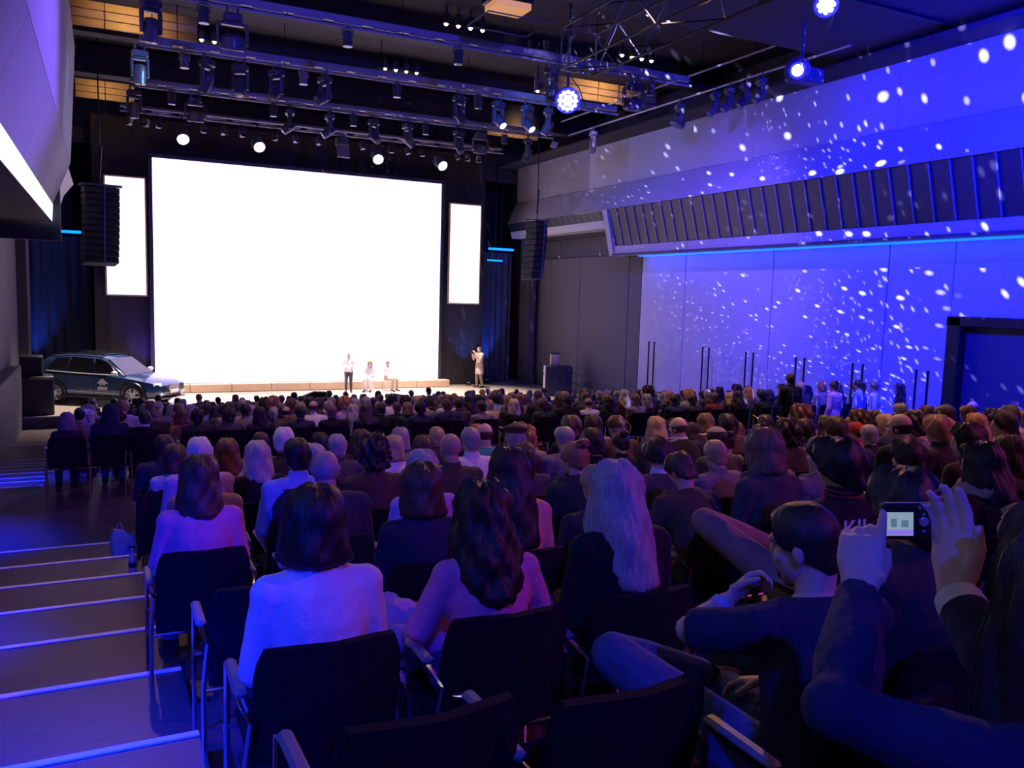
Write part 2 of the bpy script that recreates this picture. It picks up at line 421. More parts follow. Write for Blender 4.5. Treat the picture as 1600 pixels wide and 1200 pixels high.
# strip lip (glow stands in for light on it), sloped purple face, upper band
nseg = 6
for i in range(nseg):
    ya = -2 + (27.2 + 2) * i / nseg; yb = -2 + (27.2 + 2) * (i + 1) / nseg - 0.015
    obj('lip_panel', MB().prism([(-1.30, 0, 1.72), (-1.27, 0, 2.2), (-1.6, 0, 2.2), (-1.6, 0, 1.72)], (0, ya, 0), (0, yb, 0)), M_lipglow, bal)
    obj('face_panel', MB().prism([(-1.27, 0, 2.21), (-0.80, 0, 3.40), (-1.4, 0, 3.40), (-1.6, 0, 2.21)], (0, ya, 0), (0, yb, 0)), M_lipleft, bal)
    obj('upper_panel', MB().prism([(-0.80, 0, 3.43), (-0.62, 0, 6.6), (-1.2, 0, 6.6), (-1.4, 0, 3.43)], (0, ya, 0), (0, yb, 0)), M_lip, bal)
struct('wall_left_upper_end', MB().box((-1.9, 27.5, 3.9), (1.6, 0.3, 5.4)), M_walldark)
bl2 = obj('balcony_left_far', MB().prism([(XL - .3, 0, 2.7), (-1.3, 0, 2.7), (-1.2, 0, 3.0), (-0.9, 0, 3.4), (XL - .3, 0, 3.4)], (0, 27.7, 0), (0, 33, 0)), M_lip); tag(bl2, kind='structure')

# ---- right wall: lower panels with joints, ledge, slatted band, upper band
wr = struct('wall_right', MB().box((XR + 0.25, 17.5, 1.2), (0.3, 43, 12.2)), M_walldark)
joints = [35.4, 33.0, 30.4, 26.75, 25.9, 23.3, 19.1, 15.0, 13.15]
for a, b in zip(joints[:-1], joints[1:]):
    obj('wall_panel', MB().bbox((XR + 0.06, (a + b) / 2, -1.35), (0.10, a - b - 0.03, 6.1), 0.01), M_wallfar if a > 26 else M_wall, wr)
obj('wall_panel', MB().bbox((XR + 0.06, (13.15 + 10.3) / 2, 0.75), (0.10, 13.15 - 10.3, 1.9), 0.01), M_wall, wr)
obj('wall_panel', MB().bbox((XR + 0.06, 4.0, -1.35), (0.10, 12.5, 6.1), 0.01), M_wall, wr)
for i, z in enumerate((1.55,)):
    pass
# recessed doorway with black frame
dr = struct('door_1', MB().bbox((XR + 0.03, 12.95, -1.6), (0.34, 0.36, 2.85), 0.02).bbox((XR + 0.03, 11.7, -0.28), (0.34, 2.9, 0.24), 0.02), M_black)
obj('door_leaf', MB().bbox((XR + 0.14, 11.6, -1.65), (0.06, 2.3, 2.5), 0.01), M_wall, dr)
ex = empty('exit_sign', (17.8, 11.02, -0.44), 0, label='small green glowing exit sign by the black doorway in the far side wall', cat='sign')
obj('housing', MB().bbox((0.04, 0, 0), (0.05, 0.36, 0.18), .01), M_black, ex)
obj('sign_face', MB().bbox((0.0, 0, 0), (0.03, 0.34, 0.16), .005), mat('exit_green', (0.3, 0.9, 0.4), .4, emit=(0.25, 0.8, 0.35), estr=.8), ex)

led = struct('balcony_right', MB().box((17.5, 11.6, 1.64), (1.1, 29.6, 0.06)), M_walldark)
yy = [26.3, 22.0, 17.0, 12.0, 7.0, 2.0, -3.0]
for a, b in zip(yy[:-1], yy[1:]):
    obj('lip_panel', MB().prism([(17.0, 0, 1.60), (17.0, 0, 1.95), (17.3, 0, 1.95), (17.3, 0, 1.60)], (0, a - 0.012, 0), (0, b, 0)), M_lip, led)
    obj('upper_lip_panel', MB().prism([(16.6, 0, 3.27), (17.25, 0, 4.25), (17.6, 0, 4.25), (17.2, 0, 3.27)], (0, a + 2.5 - 0.012, 0), (0, b + 2.5, 0)), M_lip, led)
    obj('upper_wall_panel', MB().prism([(17.3, 0, 4.27), (17.3, 0, 6.3), (17.5, 0, 6.3), (17.5, 0, 4.27)], (0, a + 2.5 - 0.012, 0), (0, b + 2.5, 0)), M_lip, led)
obj('end_lip', MB().prism([(17.0, 0, 1.60), (16.6, 0, 3.27), (17.4, 0, 3.27), (17.6, 0, 1.60)], (0, 26.32, 0), (0, 26.62, 0)), M_lip, led)
# dark tilted acoustic panels, one by one
n = 42
ang = math.atan2(0.4, 1.32)
for i in range(n):
    ya = 26.25 - i * 0.53; yb = ya - 0.52
    obj('acoustic_panel', MB().prism([(17.04, 0, 1.96), (16.66, 0, 3.26), (16.80, 0, 3.26), (17.18, 0, 1.96)], (0, ya, 0), (0, yb, 0)), M_slat, led, smooth=False)
    obj('panel_rib', MB().prism([(17.0, 0, 1.96), (16.62, 0, 3.26), (16.66, 0, 3.26), (17.04, 0, 1.96)], (0, yb + 0.03, 0), (0, yb, 0)), M_rib, led, smooth=False)
# shallow far continuation of the ledge
led2 = struct('balcony_right_far', MB().prism([(17.1, 0, 2.66), (17.0, 0, 2.95), (17.6, 0, 2.95), (17.8, 0, 2.66)], (0, 26.63, 0), (0, 35.2, 0)), M_lip)
for i in range(17):
    ya = 26.7 + i * 0.5
    obj('acoustic_panel', MB().prism([(17.02, 0, 2.96), (16.85, 0, 3.30), (17.2, 0, 3.30), (17.2, 0, 2.96)], (0, ya, 0), (0, ya + 0.47, 0)), M_slat, led2, smooth=False)
obj('upper_lip_panel', MB().prism([(16.85, 0, 3.31), (17.25, 0, 4.25), (17.6, 0, 4.25), (17.2, 0, 3.31)], (0, 28.8, 0), (0, 35.2, 0)), M_lipleft, led2)
obj('upper_wall_panel', MB().prism([(17.3, 0, 4.27), (17.3, 0, 6.3), (17.5, 0, 6.3), (17.5, 0, 4.27)], (0, 28.8, 0), (0, 35.2, 0)), M_lipleft, led2)
ls = obj('ledge_light_strip', MB().bbox((17.72, 12.0, 1.595), (0.42, 27.0, 0.03), .01), mat('led_strip_azure', (0.2, 0.4, 0.9), .4, emit=(0.0, 0.03, 1.0), estr=9.0)); tag(ls, 'long azure light strip tucked under the side wall ledge', 'light strip')

# pipe rail under the far ledge with two small lamps
pr = obj('wall_pipe_rail', MB().tube([(17.6, 27.0, 2.45), (17.6, 33.5, 2.45)], 0.03, 6), M_black); tag(pr, 'thin dark pipe rail under the far end of the ledge', 'rail')
for yq in (28.1, 31.4):
    t = empty('pendant_lamp', (17.55, yq, 2.4), 0, label='tiny white lamp on a thin rod below the far ledge, %s' % ('nearer the slatted band' if yq < 30 else 'nearer the stage'), cat='lamp', group='small lamps under the ledge')
    obj('rod', MB().tube([(0, 0, 0), (0, 0, -0.62)], 0.012, 5), M_black, t)
    obj('lamp_head', MB().lathe([(0.03, 0), (0.07, -0.06), (0.05, -0.10)], (0, 0, -0.60), 8), M_fixgrey, t)

# pairs of tall thin posts along the side wall
for i, yp in enumerate((24.6, 21.6, 19.55, 17.5, 15.5, 13.6)):
    for q in (0, 1):
        yq = yp - q * 0.32
        p = obj('wall_post', MB().tube([(17.55, yq, -4.42), (17.55, yq, -1.52)], 0.028, 6).bbox((17.55, yq, -1.5), (0.06, 0.06, 0.05), .01), M_black)
        tag(p, 'thin black post at the side wall, %s of the %s pair from the stage' % (('stage-side one', 'other')[q], ordinal(i)), 'post', 'pairs of thin posts')

# ---- ceiling
struct('ceiling', MB().box((8, 24.5, 7.5), (26, 24, 0.2)), M_ceil)
struct('ceiling_bulkhead', MB().box((8, 4.7, 6.25), (26, 22, 0.3)), M_ceilp)
struct('ceiling_bulkhead_seam', MB().box((8, 12.6, 6.08), (26, 0.12, 0.06)).box((8, 9.4, 6.08), (26, 0.12, 0.06)), M_black)
struct('trim_3', MB().bbox((17.0, 20.5, 5.92), (1.2, 30, 0.12), .02), M_ceil)
for (x0, x1, y, z, lab) in ((-1.0, 2.4, 24.8, 7.0, 'above the giant screen side by the car'), (12.6, 17.4, 24.6, 7.0, 'toward the blue side wall'), (-0.8, 1.1, 33.6, 6.9, 'over the hanging speaker column by the car'), (13.4, 15.6, 30.0, 6.6, 'above the far end of the blue wall')):
    t = empty('ceiling_coffer', ((x0 + x1) / 2, y, z), 0, label='warm lit wooden ceiling coffer ' + lab, cat='ceiling panel', group='wooden ceiling coffers')
    nb = max(1, round((x1 - x0) / 1.2)); bw = (x1 - x0) / nb
    for q in range(nb):
        for r_ in range(3):
            obj('plank', MB().bbox((-(x1 - x0) / 2 + bw * (q + .5), 0.02 * r_, 0.12 - 0.24 * r_ * 0.9), (bw - 0.02, 0.06, 0.2), .01), M_wood, t)
    spot('coffer_lamp', ((x0 + x1) / 2, y - 1.0, z - 0.1), ((x0 + x1) / 2, y, z - 0.1), 40 * (x1 - x0) / 3, (1.0, 0.62, 0.28), 130, 0.6, 0.05)
for (px, py, px2, py2, Z, lab) in ((697, 36, 754, 46, 7.0, 'over the middle of the hall'), (602, 106, 651, 113, 7.0, 'nearer the stage, above the third lighting bar'), (315, 61, 374, 71, 7.0, 'near the car side'), (972, 85, 1018, 94, 7.0, 'beside the black truss'), (840, 141, 868, 146, 6.6, 'beyond the truss lamp')):
    nq = 4 if px2 - px > 40 else 3
    a = onZ(px, py, Z); b = onZ(px2, py2, Z)
    for q in range(nq):
        p = a.lerp(b, q / (nq - 1))
        t = empty('downlight', p, 0, label='tiny warm ceiling downlight, %s of a row %s' % (ordinal(q), lab), cat='ceiling light', group='warm ceiling downlights')
        obj('can', MB().lathe([(0.03, 7.41 - Z), (0.03, 0.26), (0.09, 0.25), (0.09, -0.02), (0.06, -0.02), (0.05, 0.02)], (0, 0, 0), 10), M_fixture, t)
        obj('bulb', MB().ell((0, 0, -0.02), 0.055, 8, 5), M_down, t)
struct('ceiling_soffit', MB().box((8, 29.8, 6.9), (20, 0.6, 0.9)).box((8, 26.4, 7.1), (20, 0.5, 0.6)).box((8, 22.3, 7.1), (20, 0.5, 0.6)), M_ceilp)
cp = empty('ceiling_lamp_box', onZ(793, 12, 6.0), 0, label='warm lit wooden lamp box hanging at the ceiling above the giant screen', cat='ceiling light')
obj('housing', MB().bbox((0, 0, 0.3), (0.9, 0.7, 0.5), .03), M_black, cp)
obj('wood_face', MB().bbox((0, -0.02, 0.0), (0.8, 0.6, 0.16), .01), mat('lit_wood', (0.6, 0.38, 0.16), .5, emit=(1.0, 0.45, 0.12), estr=0.55), cp)
obj('frame_ring', MB().tube([(-.7, -.6, -.35), (.7, -.6, -.35), (.7, .5, -.35), (-.7, .5, -.35), (-.7, -.6, -.35)], 0.015, 5), M_fixture, cp)

# ------------------------------------------------------------------ people
def fuse(mb, voxel, smooth=2, ratio=1.0, name='fused'):
    """melt overlapping shapes into one continuous skin"""
    me = mb.mesh('tmp', False)
    o = bpy.data.objects.new('tmp', me); COL.objects.link(o)
    m = o.modifiers.new('r', 'REMESH'); m.mode = 'VOXEL'; m.voxel_size = voxel
    if smooth:
        m = o.modifiers.new('s', 'SMOOTH'); m.factor = 0.5; m.iterations = smooth
    if ratio < 1:
        m = o.modifiers.new('d', 'DECIMATE'); m.ratio = ratio
    dg = bpy.context.evaluated_depsgraph_get()
    out = bpy.data.meshes.new_from_object(o.evaluated_get(dg)); out.name = name
    bpy.data.objects.remove(o); bpy.data.meshes.remove(me)
    out.polygons.foreach_set('use_smooth', [True] * len(out.polygons))
    return out


def V(*a): return Vector(a[0]) if len(a) == 1 else Vector(a)


def hand(mb, wrist, d, n, side, curl=0.5, spread=0.0, s=1.0, tuck=0.0):
    """five-fingered hand: d towards the fingers, n out of the palm, side towards the thumb"""
    d = Vector(d).normalized(); n = Vector(n); n = (n - d * n.dot(d)).normalized(); side = Vector(side)
    side = (side - d * side.dot(d) - n * side.dot(n)).normalized(); wrist = Vector(wrist)
    mb.tube([wrist - d * .02, wrist + d * .02 * s, wrist + d * .055 * s, wrist + d * .095 * s], [(.027 * s, .02 * s), (.032 * s, .018 * s), (.041 * s, .016 * s), (.038 * s, .012 * s)], 10, side)
    for i, (o_, ln) in enumerate(((.029, .072), (.010, .080), (-.010, .075), (-.029, .060))):
        base = wrist + d * .085 * s + side * o_ * s
        dirv = (d + side * (spread * (1.5 - i) * 0.15)).normalized(); pts = [base]; p = base; a = 0
        c = curl if not isinstance(curl, (list, tuple)) else curl[i]
        for q, fr in enumerate((.45, .32, .23)):
            a += c * (0.7, 1.0, 0.7)[q]
            dd = dirv * math.cos(a) + n * math.sin(a)
            p = p + dd * ln * fr * s * 1.05; pts.append(p)
        mb.tube(pts, [.0095 * s, .009 * s, .008 * s, .0065 * s], 7)
    tb = wrist + d * .03 * s + side * .028 * s
    td = (d * .62 + side * (.62 - .5 * tuck) + n * (.35 + .3 * tuck)).normalized()
    t2 = tb + td * .045 * s; td2 = (d * .8 + side * (.25 - .3 * tuck) + n * (.3 + .3 * (curl if not isinstance(curl, (list, tuple)) else curl[0]))).normalized()
    mb.tube([tb - td * .015, tb, t2, t2 + td2 * .035 * s], [.014 * s, .0135 * s, .0105 * s, .008 * s], 7)


def head_mat(c, yaw, pitch, roll=0.0):
    return Matrix.Translation(c) @ Euler((-pitch, roll, yaw), 'XYZ').to_matrix().to_4x4()


def head_geo(mb, H, fine=False):
    """skull, face, nose, jaw, ears in the head frame (+Y is the face)"""
    rot = H.to_3x3()
    def e(c, r): mb.ell(H @ Vector(c), r, 16 if fine else 12, 10 if fine else 8, rot)
    e((0, -.012, .028), (.075, .094, .088))
    e((0, .022, -.035), (.060, .068, .075))
    e((0, .052, -.082), (.030, .030, .026))
    e((0, .072, .030), (.056, .022, .018))          # brow
    e((0, .082, -.036), (.024, .018, .014))         # lips
    e((0, .066, -.052), (.03, .022, .02))
    mb.tube([H @ V(0, .080, .022), H @ V(0, .098, -.008), H @ V(0, .090, -.016)], [.009, .014, .014], 7)
    for s in (-1, 1):
        e((s * .042, .055, -.018), (.020, .022, .022))   # cheek
        e((s * .077, -.012, -.008), (.009, .018, .030))  # ear
    return mb


def body(P, female=False, voxel=.012, ratio=.5, parts=('skin', 'top', 'legs'), sleeve=1.0, bulk=0.013, hood=False, collar=False, fine=False, name='body', long_coat=0):
    """P: joints. returns dict of meshes sharing one skeleton"""
    out = {}
    rs = V(1, 0, 0)
    if 'sr' in P: rs = (P['sr'] - P['sl']).normalized()
    k = .90 if female else 1.0

    def torso(mb, g):
        pts = [P['pelvis'] + V(0, 0, -.06), P['pelvis'], P['waist'], P['chest'], P['chest'].lerp(P['neck'], .55), P['chest'].lerp(P['neck'], .86), P['neck'] + V(0, 0, .0)]
        rr = [(.165, .115), (.178 if not female else .182, .125), (.150 * k, .110 * k), (.172 * k, .120 * k), (.172 * k, .098), (.115 * k, .075), (.062, .06)]
        mb.tube(pts, [(a + g, b + g) for a, b in rr], 16, rs)

    def arm(mb, s, g, upto=1.0):
        sh, el, wr = P['s' + s], P['e' + s], P['w' + s]
        mb.ell(sh, (.062 * k + g, .06 * k + g, .058 * k + g), 10, 8)
        inner = sh.lerp(P['chest'].lerp(P['neck'], .6), .45)
        mb.tube([inner, sh, sh.lerp(el, .45)], [.07 * k + g, .060 * k + g, .050 * k + g], 10)
        if upto >= 1:
            mb.tube([sh.lerp(el, .3), el, el.lerp(wr, .35), wr.lerp(el, .04)], [.050 * k + g, .041 * k + g, .040 * k + g, (.027 if g == 0 else .030) + g], 10)
            mb.ell(el, .041 * k + g, 8, 6)
        elif upto > 0.3:
            mb.tube([sh.lerp(el, .3), sh.lerp(el, .95)], [.052 * k + g, .046 * k + g * 1.4], 10)
        else:
            mb.tube([sh.lerp(el, .2), sh.lerp(el, .5)], [.054 * k + g, .052 * k + g * 1.6], 10)

    def legs(mb, g, upto=1.0):
        for s in 'lr':
            hp, kn, an = P['h' + s], P['k' + s], P['a' + s]
            mb.tube([hp + (hp - kn).normalized() * .06, hp, hp.lerp(kn, .5), kn, ], [.085 + g, .092 + g, .076 + g, .058 + g], 10)
            mb.ell(kn, .057 + g, 8, 6)
            mb.tube([kn, kn.lerp(an, .3), an.lerp(kn, .06)], [.056 + g, .056 + g, .040 + g], 10)

    mb = MB()
    torso(mb, 0)
    for s in 'lr':
        arm(mb, s, 0)
        hd = P.get('hand' + s)
        hand(mb, P['w' + s], *hd)
        an = P['a' + s]; ft = P['f' + s]
        mb.tube([an + V(0, 0, .03), an - (ft - an) * .15 + V(0, 0, -.02), an.lerp(ft, .5), ft], [(.036, .036), (.036, .032), (.042, .030), (.034, .018)], 10)
    legs(mb, 0)
    H = P['H']
    mb.tube([P['neck'] - V(0, 0, .05), P['neck'], H @ V(0, -.03, -.05)], [.062 * k, .054 * k, .052 * k], 12)
    head_geo(mb, H, fine)
    out['skin'] = fuse(mb, voxel, 1, ratio, name)
    if 'top' in parts:
        mb = MB(); torso(mb, bulk)
        for s in 'lr': arm(mb, s, bulk, sleeve)
        if hood:
            c = P['neck'] + V(0, -.085, -.005)
            for a in range(-4, 5):
                t = a / 4
                mb.ell(c + V(.115 * math.sin(t * 1.5), .035 + .10 * (1 - math.cos(t * 1.5)), .012 - .02 * abs(t)), (.045, .042, .040 - .006 * abs(t)), 8, 6)
            mb.ell(c + V(0, -.005, -.05), (.095, .045, .075), 10, 8)
        if collar:
            mb.tube([P['neck'] - V(0, 0, .03), P['neck'] + V(0, -.005, .045)], [.078, .066], 12)
        if long_coat:
            mb.tube([P['pelvis'] + V(0, 0, .05), P['pelvis'] + V(0, 0, -long_coat)], [(.20, .15), (.22, .17)], 14, rs)
        out['top'] = fuse(mb, voxel * 1.1, 3, ratio, name + '_top')
    if 'legs' in parts:
        mb = MB(); legs(mb, .012)
        mb.tube([P['pelvis'] + V(0, 0, -.07), P['pelvis'] + V(0, 0, .05)], [(.185, .135), (.184, .130)], 14, rs)
        out['legs'] = fuse(mb, voxel * 1.15, 2, ratio, name + '_trousers')
    out['shoes'] = []
    for s in 'lr':
        mb = MB()
        an = P['a' + s]; ft = P['f' + s]; d = (ft - an)
        mb.tube([an + V(0, 0, .04), an - d * .25 + V(0, 0, -.03), an.lerp(ft, .5) + V(0, 0, -.005), ft + d * .08], [(.045, .045), (.043, .036), (.049, .036), (.036, .02)], 10)
        out['shoes'].append(mb.mesh(name + '_shoe'))
    out['H'] = H; out['neck'] = P['neck']
    return out


def seated(yaw=0, pitch=.05, lean=0.0, female=False, arms='lap', knees=.12, turn=0.0, roll=0.0):
    k = .9 if female else 1.0
    P = {}
    P['pelvis'] = V(0, -.02, .53); P['waist'] = V(0, -.075 + lean * .15, .68); P['chest'] = V(0, -.075 + lean * .4, .86); P['neck'] = V(0, -.045 + lean * .62, 1.035)
    P['H'] = head_mat(P['neck'] + V(0, .035 + lean * .1, .125), yaw, pitch, roll)
    for s, q in (('l', -1), ('r', 1)):
        P['s' + s] = P['neck'] + V(q * .178 * k, -.015, -.075)
        P['h' + s] = V(q * .09, .02, .52); P['k' + s] = V(q * knees, .46, .52); P['a' + s] = V(q * knees, .44, .085); P['f' + s] = V(q * (knees + .02), .62, .03)
        if arms == 'lap':
            P['e' + s] = P['s' + s] + V(q * .055, .02, -.27); P['w' + s] = V(q * .085, .24, .66)
            P['hand' + s] = (V(-q * .5, .8, -.2), V(-q * .3, 0, -1), V(-q, .2, .3), .5)
        elif arms == 'cross':
            P['e' + s] = P['s' + s] + V(q * .05, .06, -.26); P['w' + s] = V(-q * .06, .165 + lean * .3, .80 - q * .02)
            P['hand' + s] = (V(-q, .1, .15), V(0, -1, 0), V(0, 0, 1), .5)
        elif arms == 'wide':
            P['e' + s] = P['s' + s] + V(q * .12, .03, -.25); P['w' + s] = V(q * .16, .25, .60)
            P['hand' + s] = (V(-q * .2, .9, -.3), V(0, -.2, -1), V(-q, .2, .3), .45)
        elif arms == 'chin' and s == 'l':
            P['e' + s] = P['s' + s] + V(-.02, .17, -.22); hc = P['H'] @ V(-.05, .065, -.105)
            P['w' + s] = hc + V(-.03, .03, -.085); P['hand' + s] = (V(.2, -.3, 1), V(.3, -1, 0), V(1, 0, .2), .95)
        else:
            P['e' + s] = P['s' + s] + V(q * .055, .02, -.27); P['w' + s] = V(q * .085, .24, .66)
            P['hand' + s] = (V(-q * .5, .8, -.2), V(-q * .3, 0, -1), V(-q, .2, .3), .5)
    if turn:
        M = Matrix.Rotation(turn, 3, 'Z')
        for kx in ('chest', 'neck', 'sl', 'sr', 'el', 'er', 'wl', 'wr'): P[kx] = M @ P[kx]
        P['H'] = M.to_4x4() @ P['H']
    return P


def standing(yaw=0, pitch=.05, female=False, arms='down', stride=0.06):
    k = .9 if female else 1.0
    P = {}
    P['pelvis'] = V(0, 0, .96); P['waist'] = V(0, .0, 1.12); P['chest'] = V(0, -.01, 1.31); P['neck'] = V(0, .0, 1.48)
    P['H'] = head_mat(V(0, .035, 1.605), yaw, pitch)
    for s, q in (('l', -1), ('r', 1)):
        P['s' + s] = V(q * .18 * k, -.01, 1.41); P['h' + s] = V(q * .09, 0, .92); P['k' + s] = V(q * .10, .03 + q * stride * .5, .50); P['a' + s] = V(q * .11, -.03 + q * stride, .085); P['f' + s] = V(q * .14, .15 + q * stride, .03)
        if arms == 'down':
            P['e' + s] = V(q * .235, -.03, 1.14); P['w' + s] = V(q * .23, .06, .89); P['hand' + s] = (V(0, .15, -1), V(-q, 0, 0), V(0, 1, 0), .35)
        elif arms == 'camera':
            P['e' + s] = V(q * .24, .15, 1.20); P['w' + s] = V(q * .085, .30, 1.47); P['hand' + s] = (V(-q * .4, .35, .9), V(-q, .1, -.3), V(-q * .3, -1, .2), .7)
        elif arms == 'front':
            P['e' + s] = V(q * .235, .0, 1.15); P['w' + s] = V(q * .07, .26, 1.14); P['hand' + s] = (V(-q * .7, .5, .1), V(-q * .3, -.3, -1), V(0, .3, 1), .6)
    return P


# ---- hair, hats: built once in the head frame
def hair_shell(name, length=.02, thick=.018, flare=0.02, hairline=.060, fringe=.55, lump=.004, strand=.0025, nphi=56, crown=True, side_drop=None, seed=0, back=0.0, cover=None, lumpf=1.0):
    """shell over the skull from the crown to the hairline; long hair falls past the head"""
    rr = random.Random(seed)
    ph = [rr.random() * 6.28 for _ in range(8)]
    ns = 22
    ax, ay, az = .077, .097, .092; cz = .028
    outer = []; inner = []
    for i in range(nphi):
        phi = 2 * PI * i / nphi            # 0 = back, pi = front
        front = abs(phi - PI)              # 0 at front, pi at back
        # where the hair ends for this azimuth: angle on the skull then a straight fall
        if front < fringe: th_end = math.acos(max(-1, min(1, hairline / az))); drop = 0
        else:
            t = min(1, (front - fringe) / (1.25 - fringe)) if fringe < 1.25 else 1
            th0 = math.acos(max(-1, min(1, hairline / az)))
            th_end = th0 + (1.78 - th0) * (t * t * (3 - 2 * t)); drop = 0
            if front > 1.0:
                u = min(1, (front - 1.0) / .5); drop = length * (u if side_drop is None else u * (side_drop + (1 - side_drop) * min(1, max(0, front - 1.5) / 1.0)))
        tot = th_end * .09 + drop
        ro = []; ri = []
        for j in range(ns):
            s_ = tot * j / (ns - 1); th = s_ / .09
            g = (1 if j < ns - 1 else .55)
            bump = lump * (math.sin(3 * phi * lumpf + 22 * s_ * lumpf + ph[0]) + math.sin(5 * phi * lumpf - 31 * s_ * lumpf + ph[1]) + .7 * math.sin(9 * phi * lumpf + 57 * s_ * lumpf + ph[2])) * min(1, s_ / .05)
            bump += strand * math.sin(phi * 23 + 2.5 * math.sin(14 * s_ + ph[3]) + ph[4]) * min(1, s_ / .04)
            if th <= th_end or drop == 0:
                th = min(th, th_end); k = 1 + (thick * min(1, .45 + s_ / .06) + bump) / .09
                p = V(ax * k * math.sin(th) * math.sin(phi), -ay * k * math.sin(th) * math.cos(phi), cz + az * k * math.cos(th))
                q = V(ax * .98 * math.sin(th) * math.sin(phi), -ay * .98 * math.sin(th) * math.cos(phi), cz + az * .98 * math.cos(th))
            else:
                f = (s_ - th_end * .09); k = 1 + (thick + bump) / .09
                fl = flare * (1 - math.exp(-f / .10)) * 1.0
                if length > .2: fl -= .05 * max(0, f - .16)
                ex = (ax * k * math.sin(th_end) + fl) * math.sin(phi); ey = -(ay * k * math.sin(th_end) + fl * .7 + back * f) * math.cos(phi)
                p = V(ex, ey, cz + az * k * math.cos(th_end) - f)
                q = V(ex * .82, ey * .82, p.z)
            if j == ns - 1: p = p.lerp(q, .5)
            ro.append(p); ri.append(q)
        outer.append(ro); inner.append(ri)
    mb = MB(); vs = []; fs = []
    for i in range(nphi): vs += outer[i] + inner[i]
    st = 2 * ns
    for i in range(nphi):
        a = i * st; b = ((i + 1) % nphi) * st
        for j in range(ns - 1):
            fs.append((a + j, b + j, b + j + 1, a + j + 1)); fs.append((a + ns + j, a + ns + j + 1, b + ns + j + 1, b + ns + j))
        fs.append((a + ns - 1, b + ns - 1, b + 2 * ns - 1, a + 2 * ns - 1))
    mb.add(vs, fs)
    return mb


HAIR = {}


def H_(name, mb, angle=70): HAIR[name] = mb.mesh('hair_' + name, True, angle)


H_('crop', hair_shell('crop', .075, .008, -.014, .055, .62, .001, .001, 40, seed=1, side_drop=.12))
H_('short', hair_shell('short', .085, .016, -.016, .060, .55, .004, .0025, 48, seed=2, side_drop=.15))
H_('thick', hair_shell('thick', .095, .030, -.016, .050, .45, .006, .003, 48, seed=3, side_drop=.3))
H_('curly', hair_shell('curly', .10, .040, -.006, .050, .45, .012, .003, 64, seed=4, lumpf=1.7, side_drop=.5))
H_('bob', hair_shell('bob', .125, .030, .026, .030, .60, .004, .003, 64, seed=5))
H_('longbob', hair_shell('longbob', .20, .028, .030, .040, .55, .005, .003, 64, seed=6))
H_('long', hair_shell('long', .36, .024, .040, .055, .55, .004, .0035, 72, side_drop=.8, seed=7, back=.17))
H_('wavy', hair_shell('wavy', .30, .034, .045, .055, .55, .008, .004, 72, side_drop=.75, seed=8, back=.16, lumpf=1.3))
H_('xlong', hair_shell('xlong', .46, .026, .055, .055, .55, .006, .004, 84, side_drop=.9, seed=9, back=.17))
# bald with a fringe of hair round the back
mbf = MB(); ringo = []
for i in range(33):
    phi = -1.75 + 3.5 * i / 32
    sec = []
    for a in range(8):
        t = 2 * PI * a / 8
        rad_ = 1 + (.004 + .010 * math.cos(t) + .002 * math.sin(i * 2.3)) / .09
        zz = -.026 - .012 * math.cos(phi) + (.052 + .022 * math.cos(phi)) * math.sin(t)
        s_ = math.sqrt(max(.05, 1 - ((zz - .028) / .098) ** 2))
        sec.append(V(.077 * rad_ * s_ * math.sin(phi), -.097 * rad_ * s_ * math.cos(phi), zz))
    ringo.append(sec)
mbf.loft(ringo); H_('fringe', mbf)
# ponytail and bun on a close cap
mbp = hair_shell('p', .07, .014, -.012, .058, .55, .002, .003, 48, seed=10, side_drop=.15)
mbp.tube([(0, -.105, .05), (0, -.150, .045), (.004, -.158, -.02), (.0, -.140, -.12), (-.008, -.125, -.21)], [.018, .030, .034, .028, .010], 12)
H_('ponytail', mbp)
mbp = hair_shell('b', .06, .014, -.012, .058, .55, .002, .003, 48, seed=11, side_drop=.15)
for i in range(14):
    a = i * 2.4; z = (i / 13 * 2 - 1)
    mbp.ell((.032 * math.cos(a) * math.sqrt(1 - z * z * .8), -.085 + .028 * math.sin(a) * math.sqrt(1 - z * z * .8), .118 + .022 * z), (.024, .022, .016), 8, 6)
H_('bun', mbp)
# hats
HAT = {}
mbp = hair_shell('bn', .006, .020, 0, .040, .40, .001, .0015, 48, seed=12)
HAT['beanie'] = mbp.mesh('beanie')
mbp = hair_shell('cp', .0, .016, 0, .050, 3.2, .0, .0, 48, seed=13)
mbp.tube([(0, .085, .058), (0, .125, .066), (0, .160, .060), (0, .182, .050)], [(.070, .004), (.072, .004), (.062, .004), (.030, .003)], 14, (1, 0, 0))
mbp.ell((0, -.01, .136), .009, 8, 6)
HAT['cap'] = mbp.mesh('cap')
mbp = MB().ell((0, .005, .098), (.118, .140, .042), 24, 10, Matrix.Rotation(-.16, 3, 'X')).tube([(0, .09, .075), (0, .135, .07), (0, .155, .06)], [(.07, .008), (.066, .006), (.03, .004)], 12, (1, 0, 0)).ell((0, -.01, .075), (.090, .110, .030), 20, 8)
HAT['flatcap'] = mbp.mesh('flat_cap')
mbp = hair_shell('hd', .14, .040, .03, .035, .75, .004, .001, 48, seed=14)
HAT['hood'] = mbp.mesh('hood')

